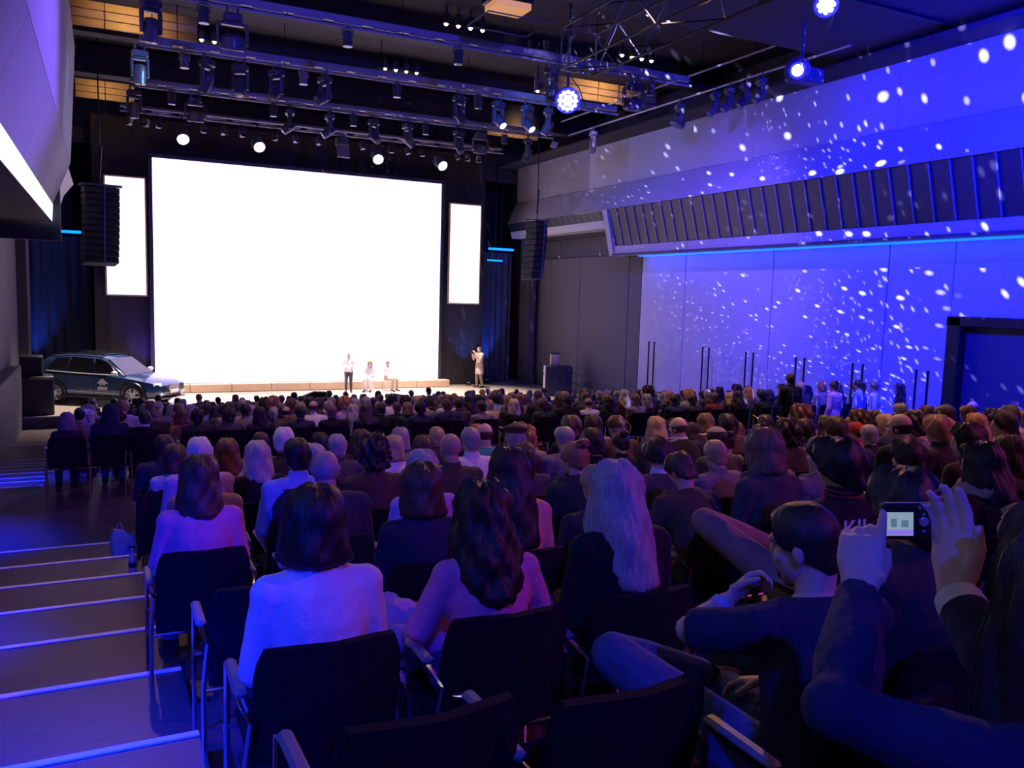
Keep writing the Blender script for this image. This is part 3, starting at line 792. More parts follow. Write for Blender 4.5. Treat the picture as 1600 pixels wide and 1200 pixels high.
# ---- colours
SKIN = [mat('skin_fair', (0.62, 0.40, 0.32), .55, var=.05), mat('skin_tan', (0.48, 0.29, 0.21), .55, var=.05), mat('skin_rosy', (0.60, 0.36, 0.30), .5, var=.05)]
HC = {n: mat('hair_' + n, c, .42, 0, var=.35, nscale=10, stretch=(14, 14, 1.5), bump=.35, bscale=30, spec=.45) for n, c in dict(black=(.010, .009, .010), dark=(.028, .019, .016), brown=(.075, .042, .026), auburn=(.15, .060, .032), ginger=(.34, .16, .07), lightbrown=(.18, .115, .07), blond=(.42, .30, .18), ash=(.40, .36, .34), grey=(.30, .29, .30), white=(.62, .60, .60)).items()}
TC = {n: mat('cloth_' + n, c, .88, 0, var=.14, nscale=9, bump=.5, bscale=11, sheen=.03, spec=.25, bdist=.035) for n, c in {
    'black': (.014, .013, .016), 'charcoal': (.040, .038, .042), 'navy': (.022, .028, .065), 'dark grey': (.075, .072, .078), 'grey': (.20, .19, .20), 'olive': (.075, .070, .042), 'brown': (.085, .050, .035), 'wine': (.13, .022, .030), 'white': (.74, .73, .76), 'pale blue': (.36, .44, .66), 'light blue': (.20, .30, .62), 'pink': (.66, .22, .40), 'lilac': (.50, .33, .58), 'peach': (.70, .36, .30), 'beige': (.46, .37, .29), 'tan': (.32, .22, .13), 'teal': (.05, .26, .30), 'red': (.42, .04, .035), 'orange': (.62, .20, .07), 'mustard': (.60, .34, .05), 'dark green': (.028, .055, .042), 'denim': (.07, .10, .22)}.items()}
M_eye = mat('eye', (.03, .02, .02), .2)

VAR = {}


def get_var(key):
    """seated bodies, built once each and shared"""
    if key in VAR: return VAR[key]
    sex, top, pose, yawk = key
    fem = sex == 'f'
    yaw = {'c': 0, 'l': .32, 'r': -.32, 'd': .15, 'L': .75}[yawk]
    P = seated(yaw, .12 if yawk != 'd' else .55, {'lap': 0, 'cross': .04, 'wide': .05, 'chin': .22, 'fwd': .35}[pose], fem, {'fwd': 'wide'}.get(pose, pose), .12, 0)
    sl = .5 if top == 'tee' else 1.0
    VAR[key] = body(P, fem, .0125, .42, sleeve=sl, bulk={'tee': .010, 'shirt': .012, 'jacket': .020, 'hoodie': .020}[top], hood=(top == 'hoodie'), collar=(top in ('shirt', 'jacket')), name='person_%s_%s_%s_%s' % key)
    return VAR[key]


PEOPLE = []   # (row key, x, root)


def person(x, y, z, sex='m', top='jacket', topc='black', hair='short', hairc='dark', pose='lap', yawk='c', legc='navy', skin=0, hat=None, hatc=None, s=1.0, rz=0.0, desc=None, var=None, name='person'):
    v = var or get_var((sex, top, pose, yawk))
    o = obj(name, v['skin'], SKIN[skin], None, (x, y, z), (0, 0, rz)); o.scale = (s, s, s)
    o.material_slots[0].link = 'OBJECT'; o.material_slots[0].material = SKIN[skin]
    if 'top' in v:
        obj(top if top != 'tee' else 'tee_shirt', v['top'], TC[topc], o)
    if 'legs' in v: obj('trousers', v['legs'], TC[legc], o)
    for me in v['shoes']: obj('shoe', me, TC['black'], o)
    if hair:
        h = obj('hair', HAIR[hair], HC[hairc], o); h.matrix_local = v['H']
    if hat:
        h = obj({'flatcap': 'flat_cap'}.get(hat, hat), HAT[hat], TC[hatc or 'black'], o); h.matrix_local = v['H']
    o['category'] = 'person'
    o['desc'] = desc or {'tee': '%s tee shirt', 'shirt': '%s shirt', 'jacket': '%s jacket', 'hoodie': '%s hooded top', 'coat': '%s coat'}[top] % topc
    return o


def slots(o): pass


# ---- chairs
chair_parts = {}
mbc = MB().bbox((0, 0, .435), (.47, .46, .075), .03); chair_parts['seat'] = (mbc.mesh('seat'), M_seat)
rings = []
for i in range(9):
    t = i / 8; z = .40 + .455 * t
    ring = []
    wv = .235 - .03 * max(0, t - .8) / .2
    for (a, b) in ((-1, 0), (-.6, -.018), (0, -.026), (.6, -.018), (1, 0), (1, .035), (.6, .020), (0, .012), (-.6, .020), (-1, .035)):
        bulge = .012 * math.sin(PI * t)
        ring.append(V(a * wv, -.215 - .09 * t + (b if b >= 0 else b - bulge) + .03 * a * a, z + (-.012 if t > .95 and abs(a) > .9 else 0)))
    rings.append(ring)
chair_parts['backrest'] = (MB().loft(rings).mesh('backrest', True, 50), M_seat)
leg_me = {}
for q in (-1, 1):
    leg_me[(q, 'f')] = MB().tube([(q * .262, .20, .0), (q * .262, .19, .62), (q * .262, .12, .645), (q * .262, .0, .648)], .0115, 7).mesh('leg')
    leg_me[(q, 'b')] = MB().tube([(q * .262, -.245, .0), (q * .262, -.225, .42), (q * .245, -.26, .62), (q * .262, -.20, .648), (q * .262, 0, .648)], .0115, 7).mesh('leg')
arm_me = {q: MB().bbox((q * .262, -.02, .665), (.042, .27, .026), .01).mesh('armrest') for q in (-1, 1)}
bar_me = [MB().tube([(-.262, yq, .40), (.262, yq, .40)], .010, 6).mesh('crossbar') for yq in (.17, -.22)]


def chair(x, y, z, rz=0.0, label=None, group=None):
    t = empty('chair', (x, y, z), rz, label=label, cat='chair', group=group)
    for nme, (me, m) in chair_parts.items(): obj(nme, me, m, t)
    for kx, me in leg_me.items(): obj('leg', me, M_chrome, t)
    for q in (-1, 1): obj('armrest', arm_me[q], M_arm, t)
    for me in bar_me: obj('crossbar', me, M_chrome, t)
    return t


def YK(k): return 8.75 - k


# hand-placed audience: (px, py of the top of the head, row, sex, hair, hair colour, top, top colour, more)
A = [
 (492, 748, 6, 'f', 'bob', 'dark', 'shirt', 'white', dict(desc='white long-sleeved top')),
 (760, 746, 6, 'f', 'wavy', 'dark', 'tee', 'pink', dict(pose='wide', desc='pink tee shirt, a cloth bundle beside')),
 (963, 712, 6, 'f', 'long', 'ash', 'jacket', 'black', {}),
 (1312, 678, 6, 'm', 'thick', 'black', 'jacket', 'black', dict(yawk='l', desc='black jacket with red collar stripes', varsity=1, cross=1, legc='tan')),
 (1535, 684, 6, 'f', 'long', 'dark', 'jacket', 'black', dict(yawk='l', scarf='beige', desc='black coat and beige scarf')),
 (1418, 722, 7, 'm', 'thick', 'dark', 'jacket', 'charcoal', dict(yawk='c')),
 (310, 705, 4, 'f', 'longbob', 'brown', 'tee', 'pink', dict(desc='pink tee shirt on the aisle')),
 (660, 716, 5, 'f', 'bob', 'brown', 'jacket', 'navy', dict(strap=1, desc='navy jacket with dark strap')),
 (795, 692, 5, 'f', 'long', 'dark', 'tee', 'peach', {}),
 (508, 696, 4, 'm', 'fringe', 'grey', 'jacket', 'charcoal', {}),
 (464, 681, 3, 'm', 'short', 'black', 'shirt', 'light blue', dict(desc='blue shirt and dark waistcoat', vest=1)),
 (583, 673, 3, 'f', 'curly', 'dark', 'jacket', 'brown', {}),
 (660, 698, 4, 'f', 'longbob', 'ash', 'shirt', 'lilac', {}),
 (703, 674, 3, 'm', None, None, 'shirt', 'olive', dict(skin=1)),
 (735, 664, 2, 'm', 'crop', 'grey', 'shirt', 'white', {}),
 (757, 657, 1, 'm', 'fringe', 'brown', 'tee', 'teal', {}),
 (805, 660, 2, 'm', 'short', 'grey', 'jacket', 'charcoal', dict(hat='flatcap', hatc='olive', yawk='r', desc='charcoal jacket and olive flat cap')),
 (820, 688, 3, 'f', 'ponytail', 'brown', 'shirt', 'dark grey', dict(yawk='c')),
 (898, 686, 4, 'f', 'bun', 'ginger', 'hoodie', 'dark green', dict(yawk='l')),
 (862, 718, 4, 'f', 'short', 'brown', 'jacket', 'mustard', dict(low=.80, yawk='d')),
 (883, 663, 2, 'm', 'crop', 'grey', 'shirt', 'grey', dict(yawk='l')),
 (893, 646, 1, 'm', 'thick', 'brown', 'jacket', 'black', {}),
 (926, 666, 2, 'm', 'short', 'dark', 'jacket', 'black', {}),
 (970, 673, 3, 'f', 'bun', 'dark', 'jacket', 'black', {}),
 (1030, 679, 4, 'm', 'thick', 'dark', 'jacket', 'dark grey', dict(yawk='d', desc='dark grey jacket, head bowed', wcol=1)),
 (1075, 651, 2, 'm', 'fringe', 'brown', 'jacket', 'black', dict(pose='chin', yawk='l', wcol=1, desc='black suit, hand at face')),
 (1120, 662, 3, 'm', 'crop', 'dark', 'jacket', 'olive', dict(hat='cap', hatc='beige', yawk='l', desc='olive jacket and beige baseball cap')),
 (1195, 663, 5, 'f', 'bob', 'lightbrown', 'hoodie', 'dark grey', dict(yawk='c')),
 (1128, 712, 5, 'm', 'short', 'brown', 'hoodie', 'olive', dict(low=.86, pose='fwd', yawk='d')),
 (1232, 651, 3, 'm', 'curly', 'dark', 'jacket', 'olive', {}),
 (1252, 629, 1, 'f', 'curly', 'auburn', 'tee', 'beige', {}),
 (1305, 648, 3, 'm', 'thick', 'brown', 'jacket', 'charcoal', dict(yawk='l')),
 (1337, 656, 2, 'f', 'crop', 'dark', 'jacket', 'red', dict(hat='beanie', hatc='red', yawk='l', desc='red jacket and pink-red beanie')),
 (1405, 641, 4, 'm', 'fringe', 'black', 'jacket', 'black', dict(yawk='l')),
 (1418, 684, 5, 'm', 'thick', 'dark', 'jacket', 'charcoal', dict(yawk='l')),
 (1476, 650, 3, 'f', 'bob', 'ginger', 'jacket', 'brown', dict(yawk='L')),
 (1512, 656, 5, 'f', 'longbob', 'dark', 'jacket', 'brown', dict(yawk='L')),
 (1568, 638, 4, 'm', 'thick', 'dark', 'jacket', 'tan', dict(yawk='L')),
 (273, 690, 1, 'f', 'bob', 'brown', 'shirt', 'pale blue', {}),
 (311, 680, 1, 'm', 'short', 'white', 'shirt', 'lilac', {}),
 (347, 682, 1, 'f', 'longbob', 'auburn', 'tee', 'beige', {}),
 (384, 686, 2, 'f', 'longbob', 'ash', 'jacket', 'black', {}),
 (407, 672, 0, 'm', 'crop', 'dark', 'shirt', 'grey', {}),
 (443, 665, 0, 'm', 'short', 'white', 'jacket', 'charcoal', dict(yawk='r')),
 (432, 693, 2, 'f', 'thick', 'grey', 'jacket', 'black', {}),
 (527, 676, 1, 'm', 'short', 'grey', 'jacket', 'dark grey', {}),
 (500, 673, 0, 'f', 'longbob', 'black', 'jacket', 'black', {}),
 (540, 669, 0, 'f', 'long', 'brown', 'jacket', 'charcoal', {}),
 (615, 677, 1, 'f', 'bob', 'blond', 'shirt', 'white', {}),
 (625, 665, 0, 'f', 'bob', 'grey', 'jacket', 'grey', {}),
 (661, 666, 0, 'm', 'short', 'blond', 'jacket', 'charcoal', {}),
 (664, 677, 2, 'f', 'longbob', 'brown', 'jacket', 'grey', {}),
 (256, 677, 0, 'm', 'short', 'dark', 'jacket', 'navy', {}),
 (963, 645, 1, 'm', 'short', 'grey', 'jacket', 'brown', dict(hat='beanie', hatc='brown', yawk='l', desc='brown jacket and brown knitted hat')),
 (1025, 648, 1, 'f', 'long', 'blond', 'jacket', 'beige', {}),
 (1055, 650, 1, 'm', 'short', 'dark', 'jacket', 'dark grey', dict(hat='beanie', hatc='olive', desc='dark grey jacket and olive beanie')),
]
# the front-block row on the edge of the landing (row 'L0') and a few standing out farther down
B = [
 (104, 647, 0, 'f', 'short', 'grey', 'jacket', 'charcoal', dict(hat='hood', hatc='grey', desc='charcoal coat with a grey hood up')),
 (172, 640, 0, 'm', 'short', 'black', 'jacket', 'navy', dict(hat='hood', hatc='navy', desc='navy coat with the hood up', big=1.08)),
 (221, 642, 0, 'm', 'short', 'dark', 'jacket', 'black', dict(wcol=1, desc='black jacket over a white collar')),
 (285, 640, 1, 'f', 'bob', 'auburn', 'tee', 'orange', {}),
 (308, 637, 0, 'm', 'thick', 'black', 'jacket', 'charcoal', {}),
 (352, 641, 0, 'm', 'thick', 'dark', 'jacket', 'dark grey', {}),
 (383, 629, 1, 'm', 'short', 'dark', 'jacket', 'grey', {}),
 (402, 637, 0, 'f', 'longbob', 'dark', 'jacket', 'charcoal', {}),
 (424, 636, 0, 'f', 'ponytail', 'ash', 'jacket', 'dark grey', {}),
 (447, 633, 1, 'm', 'fringe', 'dark', 'jacket', 'brown', {}),
 (469, 635, 0, 'm', 'short', 'dark', 'jacket', 'navy', {}),
 (489, 624, 1, 'm', 'fringe', 'brown', 'shirt', 'white', dict(desc='white shirt with a teal strap')),
 (518, 632, 0, 'm', 'short', 'lightbrown', 'jacket', 'black', {}),
 (551, 630, 0, 'f', 'xlong', 'ash', 'jacket', 'charcoal', {}),
 (571, 634, 1, 'f', 'long', 'brown', 'jacket', 'charcoal', {}),
 (595, 635, 0, 'm', 'short', 'dark', 'jacket', 'black', {}),
 (620, 627, 1, 'm', 'short', 'brown', 'jacket', 'black', {}),
 (637, 630, 1, 'f', 'bob', 'lightbrown', 'jacket', 'dark green', {}),
 (656, 625, 0, 'm', 'thick', 'black', 'jacket', 'navy', {}),
 (698, 622, 0, 'm', 'short', 'brown', 'hoodie', 'navy', {}),
 (716, 620, 1, 'm', 'short', 'dark', 'jacket', 'charcoal', {}),
 (752, 628, 0, 'm', 'short', 'dark', 'shirt', 'grey', {}),
 (765, 623, 2, 'm', 'short', 'grey', 'jacket', 'beige', dict(hat='cap', hatc='red', desc='beige jacket and bright red cap')),
 (803, 624, 0, 'f', 'longbob', 'ash', 'jacket', 'black', {}),
 (848, 625, 0, 'm', 'thick', 'brown', 'jacket', 'dark green', {}),
 (886, 615, 0, 'm', 'short', 'dark', 'jacket', 'black', {}),
 (918, 620, 0, 'm', 'fringe', 'dark', 'shirt', 'white', {}),
 (950, 622, 0, 'f', 'longbob', 'black', 'jacket', 'black', {}),
 (993, 614, 0, 'm', 'short', 'lightbrown', 'shirt', 'grey', {}),
 (1011, 614, 0, 'f', 'longbob', 'grey', 'jacket', 'black', {}),
 (1052, 619, 0, 'm', 'short', 'dark', 'jacket', 'navy', {}),
 (1077, 616, 0, 'm', 'thick', 'brown', 'jacket', 'charcoal', {}),
 (1115, 612, 0, 'm', 'short', 'brown', 'jacket', 'wine', {}),
 (1152, 609, 0, 'f', 'long', 'black', 'jacket', 'black', {}),
 (1190, 607, 0, 'm', 'thick', 'black', 'jacket', 'black', {}),
 (1222, 605, 0, 'm', 'short', 'ginger', 'jacket', 'navy', {}),
]
rowsX = {}
counts = [0]


def pick(rnd):
    sex = 'f' if rnd.random() < .45 else 'm'
    top = rnd.choice(['jacket', 'jacket', 'jacket', 'hoodie', 'shirt', 'tee'])
    tcol = rnd.choice(['black', 'black', 'charcoal', 'navy', 'dark grey', 'grey', 'olive', 'brown', 'black', 'charcoal', 'wine', 'beige', 'tan', 'white', 'pale blue', 'lilac', 'dark green', 'navy', 'grey'])
    if top == 'jacket' and tcol in ('white', 'lilac'): tcol = 'dark grey'
    hair = rnd.choice(['short', 'short', 'thick', 'crop', 'fringe', 'curly', 'short']) if sex == 'm' else rnd.choice(['bob', 'longbob', 'long', 'ponytail', 'wavy', 'bun', 'longbob'])
    hc = rnd.choice(['black', 'dark', 'dark', 'brown', 'brown', 'lightbrown', 'auburn', 'blond', 'grey', 'ash', 'ginger'])
    pose = rnd.choice(['lap', 'lap', 'cross']) if top != 'hoodie' else 'lap'
    return sex, top, tcol, hair, hc, pose, rnd.choice('cclr')


def finish(o, row, x, ex, v, s):
    if ex.get('wcol'):
        obj('collar', MB().tube([v['neck'] + V(0, 0, -.005), v['neck'] + V(0, .002, .05)], [.083, .066], 14, None, 1.0), TC['white'], o)
    if ex.get('scarf'):
        m_ = MB()
        for i in range(20):
            a = 2 * PI * i / 20; m_.ell((.095 * math.cos(a), -.03 + .085 * math.sin(a), 1.045 + .02 * math.sin(a * 3)), (.045, .042, .042), 8, 6)
        m_.tube([(-.07, .06, 1.03), (-.10, .11, .95), (-.10, .13, .84)], [(.05, .02), (.055, .02), (.05, .015)], 10)
        obj('scarf', fuse(m_, .012, 3, .6), TC[ex['scarf']], o)
    if ex.get('strap'):
        obj('strap', MB().tube([(-.06, .02, 1.03), (-.055, -.075, 1.005), (-.02, -.165, .93), (.04, -.215, .80), (.10, -.225, .66), (.15, -.18, .55)], [(.022, .004)] * 6, 8, (1, .3, .5)), TC['black'], o)
    if ex.get('vest'):
        Pv = seated(0, .12); mv = MB()
        pts = [Pv['pelvis'], Pv['waist'], Pv['chest'], Pv['chest'].lerp(Pv['neck'], .6)]
        mv.tube(pts, [(.195, .142), (.172, .132), (.196, .144), (.165, .115)], 18, (1, 0, 0)); obj('waistcoat', mv, TC['charcoal'], o)
    if ex.get('varsity'):
        col_ = MB().tube([V(0, -.045, 1.005), V(0, -.045, 1.03), V(0, -.042, 1.09)], [.088, .084, .074], 20)
        c_ = obj('knit_collar', col_, TC['black'], o)
        for zq in (1.035, 1.055, 1.075):
            obj('stripe', MB().tube([V(0, -.044, zq - .004), V(0, -.044, zq + .004)], [.0855 - (zq - 1.035) * .2] * 2, 20), TC['red'], c_)
        cu = bpy.data.curves.new('lettering', 'FONT'); cu.body = 'KIL'; cu.size = .115; cu.extrude = .002; cu.align_x = 'CENTER'
        t_ = bpy.data.objects.new('lettering', cu); COL.objects.link(t_)
        me_ = bpy.data.meshes.new_from_object(t_.evaluated_get(bpy.context.evaluated_depsgraph_get())); bpy.data.objects.remove(t_)
        me_.materials.clear()
        pl_ = (onY(1338, 838, o.location.y - .225) - o.location) / s; t_ = obj('lettering', me_, TC['white'], o, (pl_.x, -.245, pl_.z), (R(86), 0, 0)); t_['kind'] = 'stuff'


def seat_person(row, k, px, py, spec):
    up = row == 'U'
    # two heads close together in the picture sit in different rows: take the nearest row with a free seat
    best = None
    for dk in (0, 1, -1, 2, -2):
        kk = k + dk
        if kk < 0 or (up and kk > 5 and dk) or (up and (k >= 5 or 'low' in spec[5]) and dk): continue
        yq = YK(kk) if up else 12.75 + kk
        pq = onY(px, py, yq); zq = zk(kk) if up else zl(kk)
        gap = min([abs(t[0] - pq.x) for t in rowsX.get((row, kk), [])] + [9])
        sq = (pq.z - zq) / 1.31
        cost = max(0, .42 - gap) * 5 + (0, .3, 1.0)[abs(dk)] + max(0, .90 - sq, sq - 1.08) * 6
        if best is None or cost < best[0] - 1e-6: best = (cost, kk)
    k = best[1]
    y = YK(k) if up else 12.75 + k
    z = zk(k) if up else zl(k)
    sex, hair, hc, top, tc_, ex = spec
    p = onY(px, py, y + .0)
    extra = {'bob': .03, 'longbob': .028, 'long': .024, 'wavy': .034, 'curly': .04, 'thick': .03, 'xlong': .026}.get(hair, .014)
    if ex.get('hat'): extra = .03
    if hair is None: extra = 0
    s = (p.z - z) / (1.29 + extra)
    s = max(ex.get('low', .88), min(1.10, s)) * ex.get('big', 1.0)
    vv = None
    if ex.get('cross'):
        Pc = seated(.32, .12); Pc['kl'] = V(-.42, .40, .84); Pc['al'] = V(.05, .48, .66); Pc['fl'] = V(.18, .52, .62)
        vv = body(Pc, False, .0125, .42, bulk=.02, collar=True, name='person_crossed_leg')
    o = person(p.x, y, z, sex, top, tc_, hair, hc, ex.get('pose', 'lap'), ex.get('yawk', 'c'), ex.get('legc') or rng.choice(['navy', 'black', 'denim', 'charcoal', 'denim']), ex.get('skin', rng.choice([0, 0, 1, 2])), ex.get('hat'), ex.get('hatc'), s, rng.uniform(-.08, .08), ex.get('desc'), vv)
    finish(o, row, p.x, ex, get_var((sex, top, ex.get('pose', 'lap'), ex.get('yawk', 'c'))), s)
    for t in rowsX.get((row, k), []):
        dx_ = o.location.x - t[0]
        if abs(dx_) < .44: o.location.x = t[0] + (.44 if dx_ >= 0 else -.44)
    rowsX.setdefault((row, k), []).append((o.location.x, o)); counts[0] += 1


for (px, py, k, sex, hair, hc, top, tc_, ex) in A: seat_person('U', k, px, py, (sex, hair, hc, top, tc_, ex))
for (px, py, k, sex, hair, hc, top, tc_, ex) in B: seat_person('L', k, px, py, (sex, hair, hc, top, tc_, ex))

# fill the remaining seats of every row
prnd = random.Random(5)
LIMIT = 296
crowd = []
order = [('U', k) for k in range(5, -1, -1)] + [('L', j) for j in range(0, 14)]
for row, k in order:
    y = YK(k) if row == 'U' else 12.75 + k
    z = zk(k) if row == 'U' else zl(k)
    x0 = .62 if row == 'U' else (-.6 if k < 1 else -.35)
    x1 = min(14.6, 1.64 * y + .3) if row == 'U' else 14.7 - .1 * k
    if row == 'U' and k == 5: x0 = 1.08
    if row == 'U' and k >= 4: x1 = min(x1, 1.6 * y)
    taken = sorted(q[0] for q in rowsX.get((row, k), []))
    x = x0
    while x < x1:
        xx = x + prnd.uniform(-.05, .05)
        near = [t for t in taken if abs(t - xx) < .47]
        if near:
            x = max(near) + .5; continue
        sex, top, tc_, hair, hc, pose, yk = pick(prnd)
        if row == 'U': yk = prnd.choice('ccl')
        s = prnd.uniform(.91, 1.03) * (.96 if sex == 'f' else 1.0)
        if row == 'L' and k >= 11: s *= 1.0
        if prnd.random() < (.06 if row == 'U' else .08): x += .55; continue
        spec = (sex, top, tc_, hair, hc, pose, yk, s, prnd.uniform(-.12, .12))
        if counts[0] < LIMIT:
            o = person(xx, y, z, sex, top, tc_, hair, hc, pose, yk, prnd.choice(['navy', 'black', 'denim', 'charcoal']), prnd.choice([0, 0, 1, 2]), None, None, s, spec[8])
            rowsX.setdefault((row, k), []).append((xx, o)); counts[0] += 1
        else: crowd.append((xx, y, z) + spec)
        x += .55
print('people', counts[0], 'crowd', len(crowd))

# labels: clothing and seat
for (row, k), lst in rowsX.items():
    lst.sort(key=lambda q: q[0])
    rown = ('%s row above landing' % ordinal(k)) if row == 'U' else ('row on landing edge' if k == 0 else '%s row below landing' % ordinal(k - 1))
    for i, (x, o) in enumerate(lst):
        o['label'] = 'person in %s, %s from aisle, %s' % (o['desc'], ordinal(i), rown.replace(' the ', ' '))
        del o['desc']
        o['group'] = 'seated audience'
        y, z = o.location.y, o.location.z
        if row == 'U' or (row == 'L' and k == 0):
            chair(x, y + .02, z, o.rotation_euler.z * .3, 'black padded chair under the %s person of the %s' % (ordinal(i), rown), 'audience chairs')

# the front rows past the first three hundred: one mass
if crowd:
    lv = {}
    for sx in 'mf':
        P = seated(0, .1, 0, sx == 'f')
        lv[sx] = body(P, sx == 'f', .03, .5, parts=('skin', 'top'), name='crowd_body')
    cm = [SKIN[0]] + [TC[c] for c in ('black', 'charcoal', 'navy', 'grey', 'olive', 'wine', 'beige', 'white', 'brown', 'dark grey')] + [HC[c] for c in HC]
    ti = {c: 1 + i for i, c in enumerate(('black', 'charcoal', 'navy', 'grey', 'olive', 'wine', 'beige', 'white', 'brown', 'dark grey'))}
    hi = {c: 11 + i for i, c in enumerate(HC)}
    vs = []; fs = []; mi = []

    def addm(me, M, m):
        o_ = len(vs)
        vs.extend([tuple(M @ v.co) for v in me.vertices]); fs.extend([tuple(i + o_ for i in p.vertices) for p in me.polygons]); mi.extend([m] * len(me.polygons))
    low = {}
    for hn in HAIR:
        bmh = bmesh.new(); bmh.from_mesh(HAIR[hn]); bmh.free()
    for (x, y, z, sex, top, tc_, hair, hc, pose, yk, s, rz) in crowd:
        M = Matrix.Translation((x, y, z)) @ Matrix.Rotation(rz, 4, 'Z') @ Matrix.Scale(s, 4)
        v = lv[sex]
        addm(v['skin'], M, 0); addm(v['top'], M, ti.get(tc_, 2)); addm(HAIR['short' if hair in ('short', 'thick', 'crop', 'curly', 'fringe') else 'bob'], M @ v['H'], hi[hc])
    me = bpy.data.meshes.new('crowd'); me.from_pydata(vs, [], fs); me.update()
    for m in cm: me.materials.append(m)
    me.polygons.foreach_set('material_index', mi); me.polygons.foreach_set('use_smooth', [True] * len(me.polygons))
    o = bpy.data.objects.new('crowd', me); COL.objects.link(o)
    tag(o, 'mass of seated audience in the front rows closest to the stage', 'crowd', None, 'stuff')

# ------------------------------------------------------------------ near figures built one by one
# man with his chin on his hand
bx, by, bz = 1.72, 1.58, zk(7)
P = seated(.35, .22, .30, False, 'lap', .12)
P['el'] = V(1.46, 1.79, -.92) - V(bx, by, bz); P['wl'] = V(1.60, 1.79, -.85) - V(bx, by, bz)
P['handl'] = (V(.75, -.05, .55), V(.3, -.8, -.2), V(-.3, .2, .8), .9, 0, 1.0, .4)
P['neck'] = V(.01, .02, 1.02); P['chest'] = V(0, -.03, .86)
P['sl'] = P['neck'] + V(-.175, .01, -.075); P['sr'] = P['neck'] + V(.175, -.03, -.075)
P['H'] = head_mat(P['neck'] + V(.0, .045, .125), .38, .22)
P['kl'] = V(-.36, .44, .74); P['al'] = V(.08, .52, .56); P['fl'] = V(.22, .56, .52)
v = body(P, False, .0065, .5, sleeve=.6, bulk=.012, name='person_chin', fine=True)
o = person(bx, by, bz, 'm', 'tee', 'navy', 'crop', 'dark', legc='denim', skin=0, s=1.0, var=v)
del o['desc']
tag(o, 'person in dark tee and jeans, legs crossed, chin on hand with pale wristband', 'person', 'seated audience')
wd = (P['el'] - P['wl']).normalized()
obj('wristband', MB().tube([P['wl'] + wd * .025, P['wl'] + wd * .05], [.034, .035], 14), TC['pale blue'], o)
chair(1.74, by + .02, bz, 0, 'black padded chair under the person resting chin on hand', 'audience chairs')
chair(1.17, by + .32, bz, .02, 'empty black padded chair before the knee of the chin-resting person', 'audience chairs')
chair(.66, by + .40, bz, .03, 'empty black padded chair nearest the aisle in the lowest part of view', 'audience chairs')
chair(.60, YK(5), zk(5), 0, 'empty black padded chair behind the pink tee person on the aisle', 'audience chairs')
chair(2.75, by + .17, bz, 0, 'black padded chair behind the black and beige scarf person', 'audience chairs')

# photographer with both arms up
bx, by, bz = 1.22, .66, zk(8) + .02
B0 = V(bx, by, bz)
P = seated(0.0, .10, .04, True, 'lap', .12)
cz = ray(1424, 815) * 1.42
wl = ray(1343, 925) * 1.36; wr_ = ray(1492, 928) * 1.36
P['pelvis'] = V(0, -.05, .56); P['waist'] = V(0, -.08, .74); P['chest'] = V(0, -.07, .93); P['neck'] = V(.0, -.03, 1.12)
P['H'] = head_mat(V(.0, .005, 1.245), .05, .05)
P['sl'] = V(-.165, -.02, 1.045); P['sr'] = V(.165, -.02, 1.045)
P['el'] = ray(1300, 1105) * 1.14 - B0; P['er'] = ray(1580, 1085) * 1.18 - B0
P['wl'] = wl - B0; P['wr'] = wr_ - B0
P['handl'] = ((ray(1350, 800) * 1.42 - wl), V(fw) * .85 + V(RT) * .45, V(RT) * .85 - V(fw) * .35, [.22, .70, .85, 1.0], 0, 1.0, .9)
P['handr'] = ((ray(1488, 790) * 1.41 - wr_), -V(RT) * .85 - V(fw) * .38, -V(fw) * .85 + V(RT) * .38, [.25, .30, .38, .45], .1, 1.1)
v = body(P, True, .0055, .5, sleeve=1.0, bulk=.007, name='person_photographer', fine=True)
o = person(bx, by, bz, 'f', 'jacket', 'navy', 'xlong', 'dark', legc='denim', skin=0, s=1.0, var=v)
del o['desc']
tag(o, 'person in navy jacket with both arms raised, holding up a compact camera', 'person', 'seated audience')
e_ = (P['er'] - P['wr']).normalized()
obj('wristband', MB().tube([P['wr'] + e_ * .012, P['wr'] + e_ * .042], [.037, .039], 14), TC['white'], o)
chair(bx, by - .02, bz, 0, 'black padded chair under the person holding up a camera', 'audience chairs')
# the camera
q = Matrix((RT, UP, -fw)).transposed()
ct = empty('compact_camera', cz, label='small black compact camera with lit screen, held up between two hands', cat='camera')
ct.rotation_euler = q.to_euler()
obj('camera_body', MB().bbox((0.004, 0, -.012), (.104, .062, .024), .005).lathe([(.024, -.02), (.024, -.045), (.020, -.05)], (.005, 0, -.005), 16), M_black, ct)
m_scr = mat('camera_display', (.2, .25, .22), .3, emit=(.55, .78, .64), estr=.4)
m_scr2 = mat('camera_display_dark', (.1, .2, .18), .3, emit=(.20, .38, .34), estr=.4)
dsp = obj('display', MB().bbox((-.020, -.004, .0008), (.046, .040, .002), .0005), m_scr, ct)
obj('display_image', MB().box((-.031, -.002, .0022), (.010, .014, .0006)).box((-.012, -.003, .0022), (.012, .012, .0006)), m_scr2, dsp)
obj('display_image', MB().box((-.020, -.018, .0022), (.044, .008, .0006)), mat('camera_display_violet', (.4, .3, .6), .3, emit=(.45, .30, .75), estr=.5), dsp)
obj('dial', MB().lathe([(.008, 0), (.008, .003), (.006, .004)], (.021, .0, .0), 14), M_fixgrey, ct)
for bxx, byy in ((.014, .024), (.022, .024), (.030, .024), (.021, -.016), (.021, .013)):
    obj('button', MB().lathe([(.0028, 0), (.0028, .002)], (bxx, byy, .0), 8), M_fixgrey, ct)

# people standing by the side wall and on stage
SV = {}


